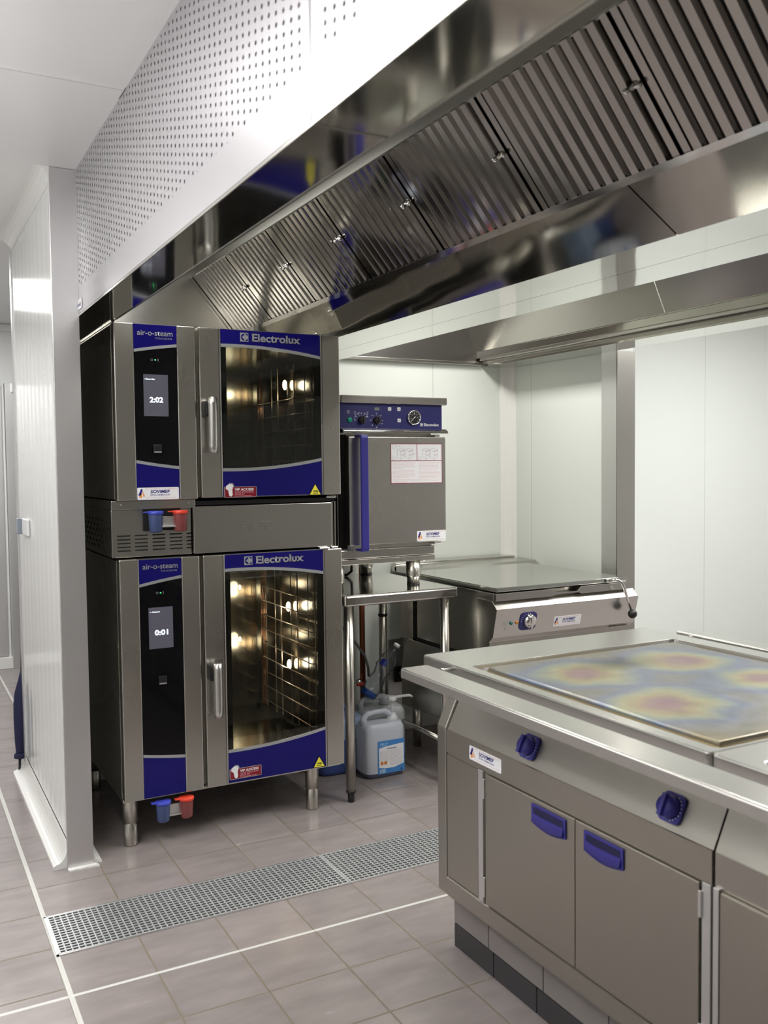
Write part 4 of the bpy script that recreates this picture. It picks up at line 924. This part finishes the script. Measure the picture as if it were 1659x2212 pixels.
# ================================================================= FLOOR DRAIN
dg = Thing('floor_drain', (.5, -.52, 0), 'long galvanised floor drain grating across the tiled floor', 'drain')
dx0, dx1, dy0, dy1 = -.345, 1.9, -.655, -.392
mb = MB(); mb.box(dx0, dy0, -.001, dx1, dy0+.007, .0035); mb.box(dx0, dy1-.007, -.001, dx1, dy1, .0035); mb.box(dx0, dy0, -.001, dx0+.007, dy1, .0035); dg.p('edge_frame', mb, SC)
dg.p('channel', MB().box(dx0+.007, dy0+.007, .0003, dx1, dy1-.007, .0008), VOID)
def grate(x0, x1):
    mb = MB(); ny = 15; p = (dy1-dy0-.018)/ny
    for i in range(ny+1): y = dy0+.009+i*p; mb.box(x0, y-.0026, .0006, x1, y+.0026, .004)
    n = int((x1-x0)/.0185)
    for i in range(n+1): x = x0+(x1-x0)*i/n; mb.box(x-.002, dy0+.009, .0006, x+.002, dy1-.009, .0030)
    return mb
for a, b in ((-.335, .602), (.610, 1.55)):
    g = dg.p('grating', grate(a, b), GALV)
    for e in (a, b): dg.p('end_bar', MB().box(e-.003, dy0+.008, .0006, e+.003, dy1-.008, .0045), GALV, g)

# ================================================================= COOKING ISLAND
P1 = -1.14
mb = MB(); struct('trim_13', mb.box(.70, -4.6, 0, 1.50, -1.178, .17), GROUTW)
def tiles(x, zrow, h, ys, mat, name, lab):
    k = 0
    for a, b in zip(ys, ys[1:]):
        mb = MB().box(x, b+.002, zrow, x+.008, a-.002, zrow+h, .0008); o = mb.done(name, mat); o['kind'] = 'structure'; k += 1
ys = [-1.174]; 
while ys[-1] > -2.9: ys.append(ys[-1]-.192)
tiles(.694, .001, .068, ys, CERD, 'trim_14', '')
ys = [-1.174, -1.342]
while ys[-1] > -2.9: ys.append(ys[-1]-.2425)
tiles(.694, .072, .10, ys, CERL, 'trim_15', '')
struct('trim_16', MB().box(.694, -1.176, .001, 1.50, -1.168, .069), CERD); struct('trim_17', MB().box(.694, -1.176, .072, 1.50, -1.168, .17), CERL)

isl = Thing('hotplate_range', (1.1, -1.65, .17), 'stainless range unit with a heat-stained hotplate, front right', 'range')
YE = -2.16
# body with sloped control fascia
prof = [(.662, .174), (.662, .656), (.700, .735), (.700, .815), (1.52, .815), (1.52, .174)]
mb = MB().prism(prof, YE+.002, -1.188, 'y', .0015); isl.p('body', mb, SIV)
prof = [(.656, .172), (.656, .658), (.694, .738), (.694, .815), (1.53, .815), (1.53, .172)]
mb = MB().prism(prof, -1.187, P1, 'y', .004); isl.p('end_panel', mb, SIV)
# worktop built round the recess
def worktop(y0, y1, rx0, rx1, ry0, ry1, zt=.852):
    X0, X1 = .650, 1.535; z0 = zt-.038; t = bmesh.new()
    def loop(x0, ya, x1, yb, z, r=.012):
        P = []
        for cx, cy, a0 in ((x1-r, ya+r, -90), (x1-r, yb-r, 0), (x0+r, yb-r, 90), (x0+r, ya+r, 180)):
            P += [t.verts.new((cx+r*cos(radians(a0+k*22.5)), cy+r*sin(radians(a0+k*22.5)), z)) for k in range(5)]
        return P
    Ls = [loop(X0, y0, X1, y1, z0), loop(X0, y0, X1, y1, zt-.004), loop(X0+.0012, y0+.0002, X1-.0012, y1-.0012, zt-.0012), loop(X0+.004, y0+.0006, X1-.004, y1-.004, zt),
          loop(rx0, ry0, rx1, ry1, zt, .02), loop(rx0+.003, ry0+.003, rx1-.003, ry1-.003, zt-.001, .02), loop(rx0+.005, ry0+.005, rx1-.005, ry1-.005, zt-.013, .02)]
    for A, B in zip(Ls, Ls[1:]):
        for k in range(20): t.faces.new((A[k], A[(k+1) % 20], B[(k+1) % 20], B[k]))
    t.faces.new(Ls[-1]); t.faces.new(Ls[0][::-1]); bmesh.ops.recalc_face_normals(t, faces=t.faces[:])
    mb = MB(); mb.add(t); return mb
isl.p('worktop', worktop(YE+.001, -1.068, .684, 1.468, YE+.010, -1.268), SS)
mb = MB(); mb.box(.712, -2.128, .836, 1.412, -1.318, .8555, .007, 3); hp_ = isl.p('hotplate', mb, HEAT, None, 'steel hotplate with rainbow heat stains')
mb = MB(); mb.box(.7105, -2.1295, .834, 1.4135, -1.3165, .8465, .004); isl.p('hotplate_edge', mb, BRASSY, hp_)
mb = MB(); mb.box(.735, -1.300, .838, .80, -1.285, .842, .002); isl.p('drain_slot', mb, CHR)
fr = Frame((.661, 0, 0), (0, -1, 0), (0, 0, 1), (-1, 0, 0))
mb = MB(); fr.quad(mb, 1.191, .228, 1.347, .584, .003, .003); isl.p('side_filler', mb, SD)
isl.p('door_post', MB().box(.655, -1.375, .225, .662, -1.352, .588, .001), SC); isl.p('door_post', MB().box(.655, -2.158, .20, .662, -2.136, .588, .001), SC)
mb = MB(); mb.prism([(.662, .172), (.656, .172), (.654, .18), (.654, .222), (.662, .226)], YE+.002, -1.188, 'y'); isl.p('bottom_rail', mb, SIV)
mb = MB(); mb.prism([(.6615, .588), (.6585, .590), (.6585, .656), (.6615, .657)], YE+.002, -1.188, 'y'); isl.p('fascia_strip', mb, SD)
for ya, yb, hx, hinge in ((-1.391, -1.7565, (-1.598, -1.728), -1.384), (-1.7595, -2.131, (-1.794, -1.922), -2.134)):
    mb = MB(); mb.box(.652, yb, .230, .6605, ya, .585, .002); d = isl.p('door', mb, SD)
    fd = Frame((.652, 0, 0), (0, -1, 0), (0, 0, 1), (-1, 0, 0)); a, b = -hx[0], -hx[1]
    # recessed grip: frame, pocket shade painted as a flat darker patch, and a bowed lower lip
    mb = MB(); n = 10; W = b-a
    low = lambda u: .527-.010*sin(pi*u)
    Pt = [(a, .574), (b, .574)]+[(b-W*i/n, low(1-i/n)) for i in range(n+1)]
    fd.pg(mb, Pt, .004, .003); hnd = isl.p('recessed_handle', mb, BLUEP, d, 'blue plastic recessed handle')
    mb = MB(); fd.pg(mb, [(a+.008, .568), (b-.008, .568), (b-.008, .552), (a+.018, .549), (a+.008, .544)], .0046, .0004); isl.p('handle_pocket_shade', mb, simple('pocket_shade_blue', (.008, .007, .06), .5), d)
    mb = MB(); t_ = bmesh.new(); A = []; B = []
    for i in range(n+1):
        u = i/n; A.append(t_.verts.new(fd(a+.006+(W-.012)*u, .552-.003*sin(pi*u), .005))); B.append(t_.verts.new(fd(a+.006+(W-.012)*u, low(u)+.006, .0095)))
    C2 = [t_.verts.new(fd(a+.006+(W-.012)*i/n, low(i/n)+.002, .004)) for i in range(n+1)]
    for i in range(n): t_.faces.new((A[i], A[i+1], B[i+1], B[i])).smooth = True; t_.faces.new((B[i], B[i+1], C2[i+1], C2[i]))
    mb.add(t_); isl.p('handle_grip', mb, BLUEP, d)
    for z in (.245, .515): isl.p('door_hinge', MB().box(.650, hinge-.004, z, .656, hinge+.004, z+.055, .002), SC, d)
# sloped fascia with knobs
sl = Vector((.038, 0, .079)).normalized(); nrm = Vector((-.079, 0, .038)).normalized()
def range_knob(th, y):
    c = Vector((.681, y, .697)); f = Frame(c, (0, -1, 0), sl, nrm)
    mb = MB(); f.rrect(mb, -.030, -.031, .030, .031, .014, .006, .005); k = th.p('control_knob', mb, BLUEP, None, 'dark blue control knob')
    mb = MB(); mb.lathe([(.024, 0), (.024, .010), (.020, .024), (.005, .025)], f(0, 0, .006), nrm, 24); mb.slab([f(a, b, .028) for a, b in ((-.005, -.023), (.005, -.023), (.005, .023), (-.005, .023))], nrm, .010); th.p('knob_grip', mb, BLUEP, k)
    mb = MB()
    for i in range(9): a = radians(-75+i*17); f.disc(mb, .0265*cos(a), .0265*sin(a), .0014, .0068, 8)
    th.p('knob_dots', mb, WHITEP, k)
range_knob(isl, -1.553); range_knob(isl, -2.035)
dealer_sticker(isl, isl.o, Frame((.6585, 0, 0), (0, -1, 0), (0, 0, 1), (-1, 0, 0)), 1.308, .6035, .150, .0385)
# neighbouring unit
nu = Thing('neutral_unit', (1.1, -2.9, .17), 'next stainless range unit cut by the right edge of the photo', 'range')
prof = [(.662, .174), (.662, .656), (.700, .735), (.700, .815), (1.52, .815), (1.52, .174)]
nu.p('body', MB().prism(prof, -3.3, YE-.002, 'y', .0015), SIV)
nu.p('worktop', worktop(-3.3, YE-.001, .684, 1.40, -3.0, -2.245), SS)
mb = MB(); mb.box(.655, -2.178, .20, .662, -2.164, .588, .001); nu.p('door_post', mb, SC)
nu.p('door', MB().box(.652, -2.9, .230, .6605, -2.184, .585, .002), SD)
mb = MB(); mb.prism([(.662, .172), (.656, .172), (.654, .18), (.654, .222), (.662, .226)], -3.3, YE-.002, 'y'); nu.p('bottom_rail', mb, SIV)
# hand rails
def rail(x0, x1, ya, yb, label, pinx):
    t = Thing('hand_rail', ((x0+x1)/2, (ya+yb)/2, .84), label, 'rail', 'flat rails along the range')
    mb = MB(); z1, z0 = .849, .822
    mb.prism([(x0, z0), (x0, z1-.004), (x0+.004, z1), (x1-.003, z1), (x1, z1-.003), (x1, z0+.004), (x1-.004, z0)], yb, ya, 'y', .001); t.p('rail_bar', mb, SS)
    for yy in (-1.22, -2.75):
        m2 = MB(); m2.tube([(pinx[0], yy, .836), (pinx[1], yy, .836)], .006, 10); t.p('rail_bracket', m2, CHR)
rail(.512, .600, -1.185, -3.2, 'flat stainless hand rail along the front of the range', (.598, .655))
rail(1.585, 1.66, -1.165, -3.2, 'flat stainless hand rail along the far side of the range', (1.53, 1.59))

# ================================================================= UMBRELLA AND DOOR STOP ON THE LEFT
um = Thing('umbrella', (-.236, 1.13, 0), 'closed dark blue umbrella leaning behind the left partition', 'umbrella')
tip = Vector((-.236, 1.125, .02)); ua = Vector((.030, .04, .55)).normalized()
um.p('canopy', MB().lathe([(.010, .05), (.018, .085), (.024, .14), (.031, .24), (.033, .31), (.029, .36), (.014, .42), (.006, .46)], tip, ua, 14), DARKC)
um.p('tip', MB().lathe([(.0055, 0), (.006, .06)], tip, ua, 10), BLK)
um.p('strap', MB().lathe([(.024, .055), (.026, .060), (.026, .072), (.022, .078)], tip, ua, 14), DARKC)
um.p('shaft', MB().tube([tip+ua*.42, tip+ua*.80], .005, 8), BLK)
t = Thing('door_catch', (-.215, .78, 1.17), 'small grey plastic catch on the side of the white partition', 'catch')
mb = MB(); mb.box(-.225, .70, 1.135, -.2125, .86, 1.205, .004); t.p('base', mb, WPLAS); mb = MB(); mb.box(-.245, .86, 1.135, -.2125, .89, 1.205, .004); t.p('stop_block', mb, simple('grey_blue_plastic', (.25, .28, .33), .3))
